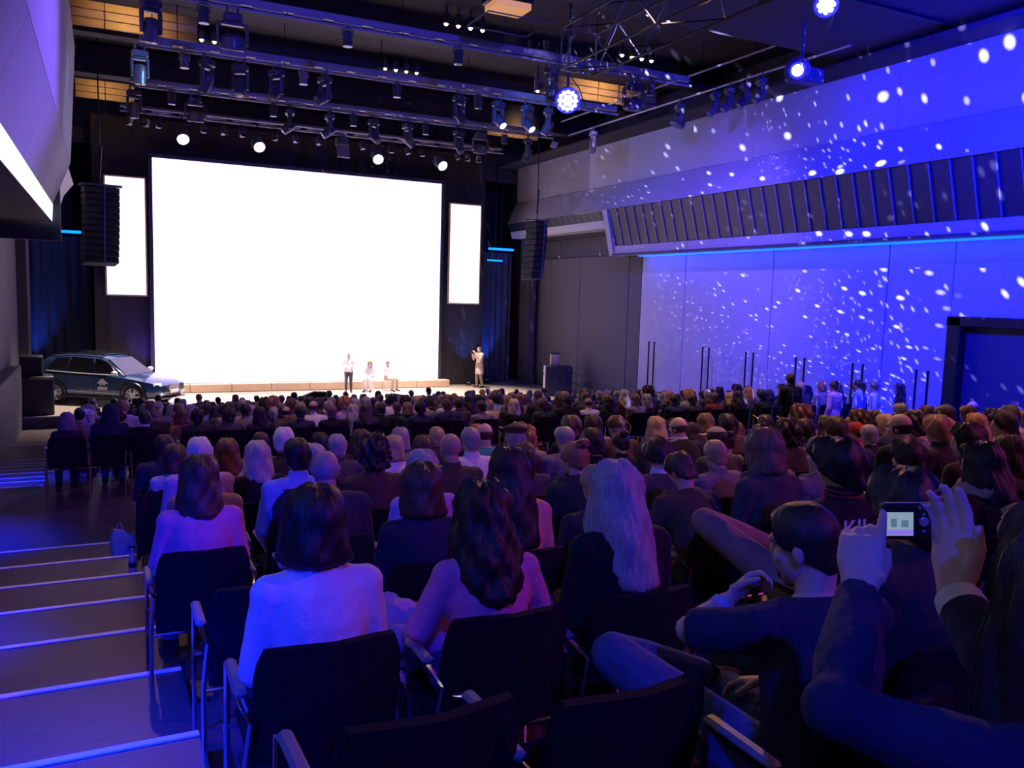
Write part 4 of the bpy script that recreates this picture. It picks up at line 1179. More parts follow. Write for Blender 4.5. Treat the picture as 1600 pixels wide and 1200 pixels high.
def stander(px, py, y, z, fem, yaw, arms, top, topc, hair, hc, legc, label, rz=0, hat=None, hatc=None, skin=0, top_s=None, parent_x=None, group=None):
    key = (fem, arms, top)
    if key not in SV:
        SV[key] = body(standing(0, .08, fem, arms), fem, .0125, .45, bulk=.018, hood=(top == 'hoodie'), collar=True, long_coat=(.38 if top == 'coat' else 0), name='standing')
    p = onY(px, py, y)
    s = max(.85, min(1.12, (p.z - z) / 1.755)) if top_s is None else top_s
    o = person(p.x, y, z, 'f' if fem else 'm', top, topc, hair, hc, legc=legc, hat=hat, hatc=hatc, skin=skin, s=s, rz=rz, var=SV[key])
    del o['desc']
    return tag(o, label, 'person', group)


stander(1237, 583, 11.6, LAND, False, 0, 'front', 'jacket', 'black', 'short', 'black', 'black', 'person standing in black jacket with a pale collar band at the side wall', -.2)
stander(1305, 598, 11.4, LAND, True, 0, 'down', 'jacket', 'lilac', 'bun', 'brown', 'black', 'person standing in lilac scarf and dark trousers near the side wall', .2)
stander(1343, 603, 11.5, LAND, True, 0, 'down', 'tee', 'light blue', 'ponytail', 'dark', 'black', 'person standing in bright blue top at the side wall', .3)
stander(1367, 602, 11.2, LAND, False, 0, 'down', 'shirt', 'pale blue', 'short', 'lightbrown', 'black', 'person standing in pale blue shirt at the side wall', .7)
stander(1408, 600, 10.8, LAND, True, 0, 'down', 'coat', 'black', 'longbob', 'black', 'black', 'person standing in a long black coat at the side wall', .8)
stander(750, 541, 33.3, STZ, False, 0, 'camera', 'coat', 'beige', 'crop', 'lightbrown', 'tan', 'person on stage in pale coat and trousers aiming a camera, before the backdrop', 1.75)
stander(545, 551, 32.6, STZ, False, 0, 'front', 'shirt', 'white', 'short', 'white', 'dark grey', 'person standing on stage in white shirt and dark trousers before the giant screen', PI - .3)
p = onY(744, 549, 33.3)
t = empty('photo_camera', V(p.x - .16, 33.30, p.z - .03), 1.75, label='small dark camera held at the eye of the person on stage', cat='camera')
obj('camera_body', MB().bbox((0, 0, 0), (.15, .07, .10), .015), M_black, t); obj('lens_barrel', MB().lathe([(.035, 0), (.04, .12), (.03, .12)], (0, .03, 0), 12, Matrix.Rotation(-PI / 2, 3, 'X')), M_black, t)
sv = get_var(('f', 'shirt', 'lap', 'c'))
for i, (px, tcx, lc) in enumerate(((578, 'white', 'white'), (606, 'white', 'beige'))):
    p = onZ(px, 612, STZ); yb = 33.0
    xq = onY(px, 590, yb).x
    o = person(xq, yb, STZ, 'f', 'shirt', tcx, 'bob' if i == 0 else 'short', 'blond', legc=lc, s=.98, rz=PI + (-.5, .4)[i], var=sv)
    del o['desc']; tag(o, 'person seated on stage in white, %s' % ('next to the standing one in dark trousers' if i == 0 else 'farther from the standing one, legs out'), 'person', 'people on stage')
    st_ = empty('stool', (xq, yb + .08, STZ), 0, label='white stool on stage under the seated person %s' % ('nearer the car' if i == 0 else 'nearer the photographer'), cat='stool', group='stage stools')
    obj('seat', MB().lathe([(.19, .40), (.20, .42), (.20, .45), (.18, .46)], (0, 0, 0), 20), TC['white'], st_)
    for a in range(4):
        ca, sa = math.cos(a * PI / 2 + .78), math.sin(a * PI / 2 + .78)
        obj('leg', MB().tube([(.13 * ca, .13 * sa, .41), (.19 * ca, .19 * sa, 0)], .014, 7), TC['white'], st_)
# camera operator's dark hooded camera in front of the stage
p = onY(497, 621, 27.4)
t = empty('video_camera', (p.x, 27.4, p.z), -.2, label='video camera under a black cover in front of the stage', cat='camera')
obj('cover', MB().loft([[V(-.52, -.16, -.12), V(.40, -.16, -.10), V(.40, .16, -.10), V(-.52, .16, -.12)], [V(-.50, -.17, .05), V(.42, -.17, .08), V(.42, .17, .08), V(-.50, .17, .05)], [V(-.15, -.12, .20), V(.25, -.12, .19), V(.25, .12, .19), V(-.15, .12, .20)]]), TC['black'], t)
obj('tripod_head', MB().bbox((0, 0, -.2), (.2, .2, .16), .02), M_black, t)
for a in range(3):
    ca, sa = math.cos(a * 2.094), math.sin(a * 2.094)
    obj('leg', MB().tube([(.05 * ca, .05 * sa, -.25), (.42 * ca, .42 * sa, -4.42 - p.z)], .022, 7), M_black, t)

# small things by the aisle
bg = empty('paper_bag', onZ(190, 866, zk(0)) + V(0, 0.0, 0), .3, label='small pale bag standing on the aisle step edge', cat='bag')
obj('bag_body', MB().loft([[V(-.09, -.06, 0), V(.09, -.06, 0), V(.09, .06, 0), V(-.09, .06, 0)], [V(-.10, -.05, .16), V(.10, -.05, .16), V(.10, .05, .16), V(-.10, .05, .16)], [V(-.07, -.02, .27), V(.03, -.02, .25), V(.03, .02, .25), V(-.07, .02, .28)]]), TC['pale blue'], bg)
obj('handle', MB().tube([(-.05, 0, .25), (-.03, 0, .33), (.0, 0, .33), (.02, 0, .24)], .007, 6), TC['pale blue'], bg)
M_pet = mat('bottle_plastic', (.55, .65, .85), .12, 0, trans=.35)
for (px, py, k, lab) in ((207, 896, 1, 'clear plastic water bottle on the step below the pale bag'), (207, 868, 0, 'clear plastic water bottle beside the pale bag')):
    t = empty('water_bottle', onZ(px, py, zk(k)), 0, label=lab, cat='bottle', group='water bottles')
    obj('bottle_body', MB().lathe([(.030, 0), (.033, .01), (.033, .14), (.028, .165), (.014, .20), (.013, .215)], (0, 0, 0), 14), M_pet, t)
    obj('cap', MB().lathe([(.015, .212), (.015, .232), (.012, .235)], (0, 0, 0), 12), TC['light blue'], t)
    obj('drink_label', MB().lathe([(.0335, .06), (.0335, .11)], (0, 0, 0), 14, None, False), TC['navy'], t)
cl = MB()
for i in range(16):
    cl.ell((rng.uniform(-.14, .14), rng.uniform(-.10, .10), rng.uniform(-.02, .16)), (rng.uniform(.05, .10), rng.uniform(.04, .08), rng.uniform(.04, .09)), 10, 6, Euler((rng.random() * 3, rng.random() * 3, 0)).to_matrix())
p = onY(655, 965, 2.95)
t = obj('bundled_jacket', fuse(cl, .012, 2, .6), TC['lilac'], None, (p.x, 3.02, zk(6) + .53)); tag(t, 'crumpled lilac jacket beside the person in the pink tee', 'jacket')
cl = MB()
for i in range(7):
    cl.ell((-.10 + .033 * i, rng.uniform(-.02, .02), rng.uniform(-.03, .02)), (.030, .035, .30 + rng.uniform(-.05, .04)), 10, 8)
p = onY(238, 815, 7.3)
t = obj('coat', fuse(cl, .014, 2, .6), TC['black'], None, (p.x, 7.3, p.z)); tag(t, 'black coat hanging over the aisle end of a chair', 'coat')

# ------------------------------------------------------------------ lighting rig
def bar(name, x0, x1, y, z, label, thick=.16, dashes=True):
    t = empty(name, ((x0 + x1) / 2, y, z), 0, label=label, cat='lighting bar', group='lighting bars')
    L_ = x1 - x0
    obj('beam', MB().bbox((0, .12, .20), (L_, .14, thick), .02), M_beam, t)
    obj('pipe', MB().tube([(-L_ / 2, 0, 0), (L_ / 2, 0, 0)], .035, 8), M_beam, t)
    nn = int(L_ / .9)
    for i in range(nn):
        if dashes:
            obj('socket_strip', MB().bbox((-L_ / 2 + .45 + .9 * i, -.03, .075), (.66, .03, .05), .006), M_fixgrey, t)
        if i % 3 == 1: obj('hanger', MB().tube([(-L_ / 2 + .9 * i, .08, 0), (-L_ / 2 + .9 * i, .08, 7.41 - z)], .012, 5), M_black, t)
    return t


BY = {1: (19.6, 6.05), 2: (23.6, 6.0), 3: (28.4, 6.0), 4: (32.6, 6.0)}
bar('lighting_bar', .2, 15.0, BY[1][0], BY[1][1], 'lighting bar nearest the audience, crossing below the ceiling')
bar('lighting_bar', .9, 15.2, BY[2][0], BY[2][1], 'second lighting bar from the audience')
bar('lighting_bar', .8, 15.4, BY[3][0], BY[3][1], 'third lighting bar from the audience')
bar('lighting_bar', .6, 15.3, BY[4][0], BY[4][1], 'farthest lighting bar, right before the giant screen', .10)
t = empty('side_lighting_bar', (15.6, 21.5, 6.0), PI / 2, label='long lighting bar running along the blue side wall', cat='lighting bar', group='lighting bars')
obj('pipe', MB().tube([(-7, 0, 0), (6.0, 0, 0)], .035, 8), M_grey, t); obj('pipe', MB().tube([(-7, .35, .45), (6.0, .35, .45)], .03, 8), M_beam, t)
for i in range(6): obj('hanger', MB().tube([(-6 + 2.2 * i, 0, 0), (-6 + 2.2 * i, 0, 1.42)], .012, 5), M_black, t)

FX = {}
bm_ = MB().bbox((0, 0, -.20), (.34, .26, .15), .025).tube([(-.10, 0, -.13), (-.10, 0, .02)], .022, 6).tube([(.10, 0, -.13), (.10, 0, .02)], .022, 6); FX['mh_base'] = bm_.mesh('base')
FX['mh_yoke'] = MB().bbox((0, 0, -.305), (.30, .14, .07), .02).bbox((-.165, 0, -.50), (.05, .13, .42), .02).bbox((.165, 0, -.50), (.05, .13, .42), .02).mesh('yoke')
FX['mh_head'] = MB().lathe([(.05, .17), (.11, .15), (.13, .06), (.13, -.10), (.115, -.20), (.118, -.26), (.10, -.265)], (0, 0, 0), 18).mesh('head')
FX['mh_lens'] = MB().lathe([(.005, -.275), (.06, -.274), (.10, -.267)], (0, 0, 0), 18, None, False).mesh('lens')
FX['par_can'] = MB().lathe([(.03, .16), (.085, .13), (.095, .02), (.095, -.15), (.10, -.16), (.085, -.16)], (0, 0, -.22), 14).mesh('can')
FX['par_yoke'] = MB().tube([(-.11, 0, -.20), (-.11, 0, -.06), (-.05, 0, -.02), (.05, 0, -.02), (.11, 0, -.06), (.11, 0, -.20)], .012, 6).tube([(0, 0, -.02), (0, 0, .05)], .02, 6).mesh('yoke')
FX['par_lens'] = MB().lathe([(.004, -.388), (.05, -.387), (.085, -.381)], (0, 0, 0), 14, None, False).mesh('lens')
FX['wash_can'] = MB().lathe([(.10, .12), (.20, .06), (.23, -.05), (.23, -.16), (.20, -.18)], (0, 0, 0), 22).mesh('head')
FX['wash_lens'] = MB().lathe([(.004, -.196), (.12, -.193), (.20, -.182)], (0, 0, 0), 22, None, False).mesh('lens')
FX['fres_can'] = MB().bbox((0, 0, .05), (.26, .26, .26), .05).lathe([(.14, -.05), (.14, -.20), (.15, -.21), (.13, -.21)], (0, 0, 0), 18).mesh('housing')
FX['fres_lens'] = MB().lathe([(.004, -.228), (.07, -.222), (.13, -.212)], (0, 0, 0), 18, None, False).mesh('lens')
FX['fres_yoke'] = MB().tube([(-.19, 0, -.05), (-.19, 0, .26), (.19, 0, .26), (.19, 0, -.05)], .014, 6).tube([(0, 0, .26), (0, 0, .42)], .02, 6).mesh('yoke')
FX['fres_door'] = MB().box((0, -.18, -.27), (.24, .015, .16), Matrix.Rotation(-.4, 3, 'X')).mesh('barn_door')
KINDL = {'mover': 'moving head lamp', 'par': 'small par can lamp', 'wash': 'moving wash lamp', 'fresnel': 'stage lamp'}
cnt = {}


def fixture(kind, p, tilt=0.0, pan=0.0, body_m=None, lens_m=None, where='', s=1.0):
    c = cnt.setdefault((kind, where), 0); cnt[(kind, where)] += 1
    body_m = body_m or M_fixture; lens_m = lens_m or M_lens
    colr = 'silver' if body_m is M_fixgrey else 'black'
    lit = ', glowing' if lens_m in (M_lens_on, M_lens_blue) else ''
    t = empty({'mover': 'moving_head_lamp', 'par': 'par_can_lamp', 'wash': 'wash_lamp', 'fresnel': 'stage_lamp'}[kind], p, pan, label='%s %s%s, %s from car side, %s' % (colr, KINDL[kind], lit, ordinal(c), where), cat='stage light', group=KINDL[kind] + 's on ' + where)
    t.scale = (s, s, s)
    if kind == 'mover':
        obj('base', FX['mh_base'], body_m, t); obj('yoke', FX['mh_yoke'], body_m, t)
        h = obj('head', FX['mh_head'], body_m, t, (0, 0, -.60), (tilt, 0, 0)); obj('lens', FX['mh_lens'], lens_m, h)
    elif kind == 'par':
        obj('can', FX['par_can'], body_m, t, rot=(tilt * .5, 0, 0)); obj('yoke', FX['par_yoke'], body_m, t); obj('lens', FX['par_lens'], lens_m, t, rot=(tilt * .5, 0, 0))
    elif kind == 'wash':
        obj('base', FX['mh_base'], body_m, t)
        obj('yoke', MB().bbox((0, 0, -.305), (.44, .14, .07), .02).bbox((-.26, 0, -.48), (.05, .13, .40), .02).bbox((.26, 0, -.48), (.05, .13, .40), .02).mesh('yoke') if 'wy' not in FX else FX['wy'], body_m, t)
        h = obj('head', FX['wash_can'], body_m, t, (0, 0, -.60), (tilt, 0, 0)); obj('lens', FX['wash_lens'], lens_m, h)
    else:
        h = obj('housing', FX['fres_can'], body_m, t, (0, 0, -.42), (tilt, 0, 0)); obj('lens', FX['fres_lens'], lens_m, h)
        obj('yoke', FX['fres_yoke'], M_black, t, (0, 0, -.42)); lens_m is M_lens_on or obj('barn_door', FX['fres_door'], M_black, t, (0, 0, -.42), (tilt, 0, 0))
    return t


def on_bar(b, px, off=0.0):
    """point on lighting bar b that shows at column px"""
    y, z = BY[b]
    lo, hi = -4.0, 22.0
    for _ in range(40):
        m = (lo + hi) / 2; d = V(m, y, z)
        if 800 + F * d.dot(RT) / d.dot(fw) < px: lo = m
        else: hi = m
    return V(lo, y - .02, z + off)


W1, W2, W3, W4 = 'on nearest lighting bar', 'on second lighting bar', 'on third lighting bar', 'on farthest lighting bar'
for px, kd, tl, pn, bm in ((235, 'mover', .1, .3, None), (318, 'par', 0, 0, None), (363, 'wash', .3, 0, None), (543, 'par', 0, 0, None), (716, 'par', 0, 0, None), (862, 'mover', 0, .5, None), (990, 'wash', .1, 0, None), (1017, 'par', 0, 0, None)):
    fixture(kd, on_bar(1, px), tl, pn, bm, None, W1, 1.15)
for px, kd, tl, pn, bm, ln in ((218, 'mover', 0, .1, M_fixgrey, None), (288, 'par', 0, 0, M_fixgrey, None), (323, 'mover', .5, .8, None, None), (375, 'mover', -.4, -.5, None, None), (432, 'mover', -.7, -.9, None, None), (474, 'par', 0, 0, M_fixgrey, None), (507, 'mover', -1.0, -1.2, None, None), (620, 'par', 0, 0, None, None), (718, 'mover', -.6, .5, None, None), (747, 'par', 0, 0, None, None), (779, 'mover', -.8, .4, None, M_lens_blue), (824, 'mover', -.8, .4, None, M_lens_blue), (857, 'mover', .5, 1.2, None, None)):
    fixture(kd, on_bar(2, px), tl, pn, bm, ln, W2, 1.12)
for px, kd, tl, pn, bm in ((209, 'mover', 0, .2, None), (268, 'par', 0, 0, None), (305, 'wash', .2, 0, None), (427, 'par', 0, 0, None), (453, 'mover', .9, 1.4, None), (515, 'mover', .9, 1.5, None), (552, 'par', 0, 0, None), (584, 'mover', -.8, .6, None), (637, 'mover', .9, -1.4, None), (665, 'par', 0, 0, None), (717, 'mover', -.5, .4, None), (751, 'wash', .2, 0, None), (788, 'par', 0, 0, None), (825, 'mover', .3, 1.0, None)):
    fixture(kd, on_bar(3, px), tl, pn, bm, None, W3, 1.12)
for px, lit in ((202, 0), (228, 0), (247, 0), (284, 1), (318, 0), (348, 0), (378, 0), (402, 1), (430, 0), (461, 0), (497, 0), (566, 0), (589, 1), (612, 0), (637, 0), (660, 0), (687, 1), (715, 0), (731, 0), (748, 0)):
    p = on_bar(4, px)
    t = fixture('fresnel', p, -.95 if lit else -.35, rng.uniform(-.2, .2) if lit else rng.uniform(-.8, .8), M_fixgrey if px in (228, 202, 731, 748) else None, M_lens_on if lit else None, W4, 1.5 if lit else .72)
    if lit:
        spot('stage_lamp_beam', p + V(0, -.58, -1.28), (p.x + (0.3 if px > 300 else -1.6), 30.9, STZ), 9500, (1.0, .80, .70), 60, .7, .02)
p = on_bar(4, 534)
t = empty('projector', p + V(0, 0, 0), .1, label='dark projector box hanging from the farthest bar above the giant screen', cat='projector')
obj('housing', MB().bbox((0, 0, -.25), (.44, .4, .3), .03).tube([(0, 0, -.1), (0, 0, .05)], .03, 6), M_fixture, t)
obj('panel', MB().bbox((0, -.16, -.62), (.5, .04, .52), .01, Matrix.Rotation(-.25, 3, 'X')), M_fixgrey, t)
WS = 'on side bar by blue wall'
for px, py, kd, tl, sc_x, bm in ((928, 185, 'mover', 0, 1.0, M_fixgrey), (1063, 150, 'wash', .4, 1.0, None), (1118, 140, 'mover', .7, .9, None), (1140, 134, 'mover', .7, .9, None), (1165, 127, 'mover', .7, .9, None), (1190, 119, 'mover', .7, .9, None)):
    p = onX(px, py, 15.55); p.z = 5.97
    fixture(kd, p, tl, 1.2, bm, None, WS, sc_x)
t = empty('loudspeaker_plate', onX(866, 226, 15.2), .4, label='small pale tilted plate hanging near the far end of the side bar', cat='speaker')
obj('plate', MB().bbox((0, 0, 0), (.36, .06, .26), .02, Matrix.Rotation(.5, 3, 'X')), M_fixgrey, t); obj('bracket', MB().tube([(0, 0, .1), (.05, .1, .75)], .015, 6), M_black, t)

# ---- black box trusses running towards the stage


def truss(loc, length, label, w_=.5, n=8):
    t = empty('lighting_truss', loc, 0, label=label, cat='truss', group='black box trusses')
    h = w_ / 2
    for sx in (-1, 1):
        for sz in (-1, 1):
            obj('chord', MB().tube([(sx * h, 0, sz * h), (sx * h, -length, sz * h)], .028, 8), M_black, t)
    st = length / n
    for i in range(n):
        a, b = -i * st, -(i + 1) * st
        if i % 2: a, b = b, a
        for sx in (-1, 1): obj('brace', MB().tube([(sx * h, a, -h), (sx * h, b, h)], .015, 6), M_fixture, t)
        for sz in (-1, 1): obj('brace', MB().tube([(-h, a, sz * h), (h, b, sz * h)], .015, 6), M_black, t)
    for q in (0, -length):
        obj('end_frame', MB().tube([(-h, q, -h), (h, q, -h), (h, q, h), (-h, q, h), (-h, q, -h)], .02, 6), M_fixture, t)
    return t


truss((9.75, 16.9, 5.55), 9.0, 'black box truss running from above the crowd, its end lamp glowing blue', .9, 10)
truss((19.0, 15.0, 5.75), 7.0, 'black truss at the blue upper wall near the picture edge', .6, 7)
# the bright blue wash lamps
for px, py, z, tgt, lab, big in ((886, 155, 4.9, (-3, -8, -3), 'big black wash lamp at the truss end, face glowing white and blue', 1.25),):
    p = onZ(px, py, z)
    t = empty('blue_wash_lamp', p, 0, label=lab, cat='stage light')
    d = (V(6.0, 9.0, 1.0) - p).normalized(); qd = d.to_track_quat('-Z', 'Y')
    for part, me, m in (('head', FX['wash_can'], M_fixture), ('rim', MB().lathe([(.20, -.18), (.215, -.20), (.23, -.18)], (0, 0, 0), 24).mesh('rim'), M_halo_blue)):
        h = obj(part, me, m, t); h.scale = (1.35,) * 3; h.rotation_euler = qd.to_euler()
    lensm = MB()
    for i in range(19):
        rr_ = 0 if i == 0 else (.075 if i < 7 else .15); aa = i * PI / 3 if i < 7 else i * PI / 6
        lensm.ell((rr_ * math.cos(aa), rr_ * math.sin(aa), -.20), (.040, .040, .015), 8, 5)
    h = obj('lens_cluster', lensm, M_lens_blue, t); h.scale = (1.35,) * 3; h.rotation_euler = qd.to_euler(); h['kind'] = 'stuff'
    obj('bracket', MB().tube([(.05, .1, 0), (.1, .15, .35), (.1, .15, 2.52)], .04, 8).bbox((.1, .2, .15), (.25, .3, .3), .03), M_fixture, t)
    obj('cable', MB().tube([(.1, .2, .7), (.5, .3, .4), (.7, .3, .0), (.45, .2, -.2), (.3, .2, .1)], .014, 6), M_black, t)
# round blue lamp
p = onZ(1246, 110, 5.0)
t = empty('blue_wash_lamp', p, 0, label='round lamp glowing white in a blue rim, before the upper side wall', cat='stage light')
qd = (V(2, 2, .8) - p).normalized().to_track_quat('-Z', 'Y').to_euler()
h = obj('head', FX['wash_can'], M_fixture, t); h.rotation_euler = qd; h.scale = (1.2, 1.2, 1.6)
h = obj('rim', MB().lathe([(.10, -.30), (.22, -.28), (.26, -.22), (.20, -.18)], (0, 0, 0), 24, None, False), M_halo_blue, t); h.rotation_euler = qd
h = obj('lens', MB().lathe([(.002, -.345), (.08, -.34), (.115, -.315)], (0, 0, 0), 20, None, False), M_lens_on, t); h.rotation_euler = qd
obj('bracket', MB().bbox((.55, .35, 0.05), (.9, .35, .35), .05).tube([(.3, .2, .1), (.3, .2, 1.2)], .04, 8), M_fixture, t)
# led blinder cluster
p = onZ(1291, 8, 5.4)
t = empty('blue_wash_lamp', p, 0, label='cluster of round white cells glowing in blue at the top of the picture', cat='stage light')
qd = (V(.5, .5, .5) - p).normalized().to_track_quat('-Z', 'Y').to_euler()
h = obj('housing', FX['wash_can'], M_fixture, t); h.rotation_euler = qd; h.scale = (.95,) * 3
h = obj('rim', MB().lathe([(.02, -.185), (.19, -.184), (.215, -.170)], (0, 0, 0), 24, None, False), M_halo_blue, t); h.rotation_euler = qd
for i in range(12):
    rr_ = .045 if i < 4 else .12; aa = i * PI / 2 if i < 4 else i * PI / 4
    h = obj('cell', MB().ell((rr_ * math.cos(aa), rr_ * math.sin(aa), -.19), (.040, .040, .02), 10, 6), M_lens_on, t); h.rotation_euler = qd
obj('bracket', MB().tube([(0, .1, .1), (0, .15, .7)], .04, 8), M_fixture, t)

# ---- hanging line arrays


def line_array(top, nbox, wd, ht, lab, rz, curve=.03):
    t = empty('line_array', top, rz, label=lab, cat='loudspeaker', group='hanging speaker columns')
    obj('bumper', MB().bbox((0, 0, .05), (wd + .15, .55, .07), .02), M_fixture, t)
    obj('hanging_cable', MB().tube([(0, 0, .08), (0, .02, 7.42 - top.z)], .02, 6).tube([(-.02, 0, .3), (.04, 0, 1.2)], .035, 6), M_black, t)
    obj('signal_cable', MB().tube([(.03, -.34, 0)] + [(.03 - .001 * i, -.34 + .004 * i * i * ht, -ht * i) for i in range(nbox + 1)], .022, 6), mat('blue_cable', (.08, .08, .42), .4), t)
    z = 0; y = 0; a = 0
    for i in range(nbox):
        a = curve * i * .55
        rot = Matrix.Rotation(-a, 3, 'X')
        y += ht * math.sin(a)
        c_ = V(0, y, z - ht / 2)
        b = obj('speaker_box', MB().bbox(c_, (wd, .5, ht * .94), .015, rot), M_speaker, t)
        for sx in (-1, 1):
            obj('grille', MB().bbox(c_ + rot @ V(sx * wd * .25, -.26, 0), (wd * .44, .02, ht * .78), .008, rot), M_grille, b)
        z -= ht * math.cos(a)
    return t


line_array(V(-.06, 28.0, 2.85), 12, .95, .190, 'tall black hanging speaker column beside the banner screen, above the car', .25)
line_array(V(14.62, 28.0, 2.78), 10, .70, .215, 'tall black hanging speaker column in front of the dim end of the side wall', .45)

# ------------------------------------------------------------------ stage side equipment
def cabinet(p, size, lab, rz=0, m=M_speaker, extra=None):
    t = empty('speaker_cabinet', p, rz, label=lab, cat='loudspeaker', group='stage speaker cabinets')
    obj('cabinet', MB().bbox((0, 0, size[2] / 2), size, .02), m, t)
    obj('grille', MB().bbox((0, -size[1] / 2 - .01, size[2] / 2), (size[0] * .9, .025, size[2] * .9), .01), M_grille, t)
    return t


a = onZ(53, 648, STZ)
cabinet(a + V(0, .3, 0), (1.05, .9, 1.18), 'big black bass speaker on the stage corner by the car', .1)
cabinet(a + V(-.05, .35, 1.18), (.62, .6, .62), 'smaller black speaker on top of the big one by the car', .1)
a = onZ(884, 612, STZ)
t = empty('flight_case', V(16.5, 30.0, STZ), -.4, label='tall case with a violet-lit front and handles at the stage corner', cat='case')
obj('case_body', MB().bbox((.35, .1, .62), (1.1, .7, 1.24), .02), M_speaker, t)
obj('front_panel', MB().bbox((-.215, .1, .62), (.03, .66, 1.2), .01), M_case, t)
for zq in (.3, .9):
    for yq in (-.08, .28): obj('handle', MB().tube([(-.23, yq - .05, zq), (-.27, yq - .04, zq), (-.27, yq + .04, zq), (-.23, yq + .05, zq)], .014, 6), M_black, t)
t2 = empty('monitor_box', V(16.6, 30.0, STZ + 1.25), -.4, label='small grey-brown box standing on the violet case', cat='box')
obj('box_body', MB().bbox((.1, .1, .24), (.36, .3, .48), .02), M_plinth, t2)
obj('box_lid', MB().bbox((.1, .1, .49), (.38, .32, .04), .01), M_speaker, t2)
rl = empty('stage_railing', (0, 0, 0), 0, label='thin dark railing beside the stage steps under the dim wall', cat='railing')
ry = [34.4, 33.0, 31.6, 29.6, 28.4, 27.2, 26.0]
for i, yq in enumerate(ry):
    zb = STZ if yq > 30 else STZ - .37
    obj('post', MB().tube([(17.2, yq, zb), (17.2, yq, zb + 1.15 - (.25 if yq < 30 else 0))], .025, 6), M_black, rl)
for hq in (1.1, .7, .35):
    obj('rail', MB().tube([(17.2, 34.4, STZ + hq), (17.2, 30.2, STZ + hq), (17.2, 26.0, STZ - .45 + hq)], .018, 6), M_black, rl)
# floor washes that throw blue columns up the cloth
for (x, y, lab) in ((1.25, 34.1, 'by the car nose'), (14.6, 34.1, 'beside the photographer'), (15.9, 35.0, 'past the photographer'), (-2.6, 35.2, 'behind the car')):
    t = empty('floor_uplight', (x, y, STZ), 0, label='small floor uplight throwing blue on the cloth, ' + lab, cat='stage light', group='floor uplights')
    obj('housing', MB().bbox((0, 0, .08), (.2, .16, .12), .02).tube([(-.12, 0, .0), (-.12, 0, .12)], .012, 5).tube([(.12, 0, .0), (.12, 0, .12)], .012, 5), M_black, t)
    obj('lens', MB().lathe([(.004, .145), (.06, .142)], (0, 0, 0), 12, None, False), M_ledblue, t)
    spot('uplight_beam', (x, y - .06, STZ + .25), (x, y + .42, STZ + 3.0), 420 if y < 34.5 else 600, (.03, .13, 1.0) if lab != 'by the car nose' else (.10, .03, 1.0), 60, .8, .04)

# ------------------------------------------------------------------ the car
M_paint = mat('car_paint_blue', (.035, .075, .19), .22, .35, var=.02, coat=.8)
M_glass = mat('car_glass', (.012, .014, .018), .06, 0, spec=.8, var=.01)
M_rim = mat('alloy_rim', (.85, .85, .86), .3, .25, var=.02)
M_trim = mat('car_trim_black', (.015, .015, .017), .4)
M_light = mat('headlamp', (.85, .85, .88), .12, 0, emit=(1, 1, 1), estr=.35)
fwp = onZ(200, 635, STZ); rwp = onZ(90, 629, STZ)
ax_ = (fwp - rwp).normalized(); carrot = math.atan2(ax_.y, ax_.x)
side_n = V(ax_.y, -ax_.x, 0)          # towards the audience
mid = rwp + ax_ * 1.43 - side_n * .80
CAR = empty('car', (mid.x, mid.y, STZ), carrot, label='dark blue five-door car parked on the stage, white house emblem on its door', cat='car')
HW = .93


def sect(x, zb, zs, hw, round_=.10, top_in=.12):
    """cross-section of the lower body from sill to shoulder"""
    return [V(x, -hw + .10, zb), V(x, -hw + .02, zb + .10), V(x, -hw, zb + .30), V(x, -hw + .01, zs - .20), V(x, -hw + .03, zs - .06), V(x, -hw + top_in, zs),
            V(x, hw - top_in, zs), V(x, hw - .03, zs - .06), V(x, hw - .01, zs - .20), V(x, hw, zb + .30), V(x, hw - .02, zb + .10), V(x, hw - .10, zb)]


lower = [sect(-2.32, .45, .92, .74), sect(-2.26, .34, 1.02, .86), sect(-2.0, .27, 1.06, .92), sect(-1.0, .24, 1.05, HW), sect(0, .24, 1.03, HW), sect(.75, .24, 1.02, HW), sect(1.0, .24, 1.02, .93, top_in=.16), sect(1.6, .25, .95, .91, top_in=.22), sect(2.05, .27, .87, .86, top_in=.28), sect(2.26, .32, .80, .76, top_in=.30), sect(2.36, .42, .70, .64, top_in=.2)]
obj('body', MB().loft(lower), M_paint, CAR, angle=38)
roof = [(-2.24, 1.05, 1.06, .80, .80), (-2.02, 1.05, 1.46, .84, .66), (-1.7, 1.05, 1.60, .86, .64), (-.8, 1.04, 1.67, .87, .64), (.0, 1.03, 1.65, .87, .64), (.35, 1.02, 1.56, .86, .65), (1.08, 1.01, 1.03, .80, .78)]
rg = []
for x, zb, zt, hb, ht_ in roof:
    rg.append([V(x, -hb, zb), V(x, -(hb * .55 + ht_ * .45), zb + (zt - zb) * .5), V(x, -ht_ - .02, zt - .06 * min(1, (zt - zb) / .3)), V(x, -ht_ + .08, zt), V(x, ht_ - .08, zt), V(x, ht_ + .02, zt - .06 * min(1, (zt - zb) / .3)), V(x, (hb * .55 + ht_ * .45), zb + (zt - zb) * .5), V(x, hb, zb)])
obj('cabin', MB().loft(rg), M_paint, CAR, angle=50)


def side_pane(poly, s, m, name, off=.012, parent=CAR):
    """glass on the flank of the cabin: poly of (x, z); y follows the cabin side"""
    def yat(z): return .87 + (.66 - .87) * max(0, min(1, (z - 1.03) / .60)) + .015
    fr = [V(x, s * (yat(z) + off), z) for x, z in poly]; bk = [V(x, s * (yat(z) - .03), z) for x, z in poly]
    return obj(name, MB().loft([bk, fr]), m, parent, smooth=False)


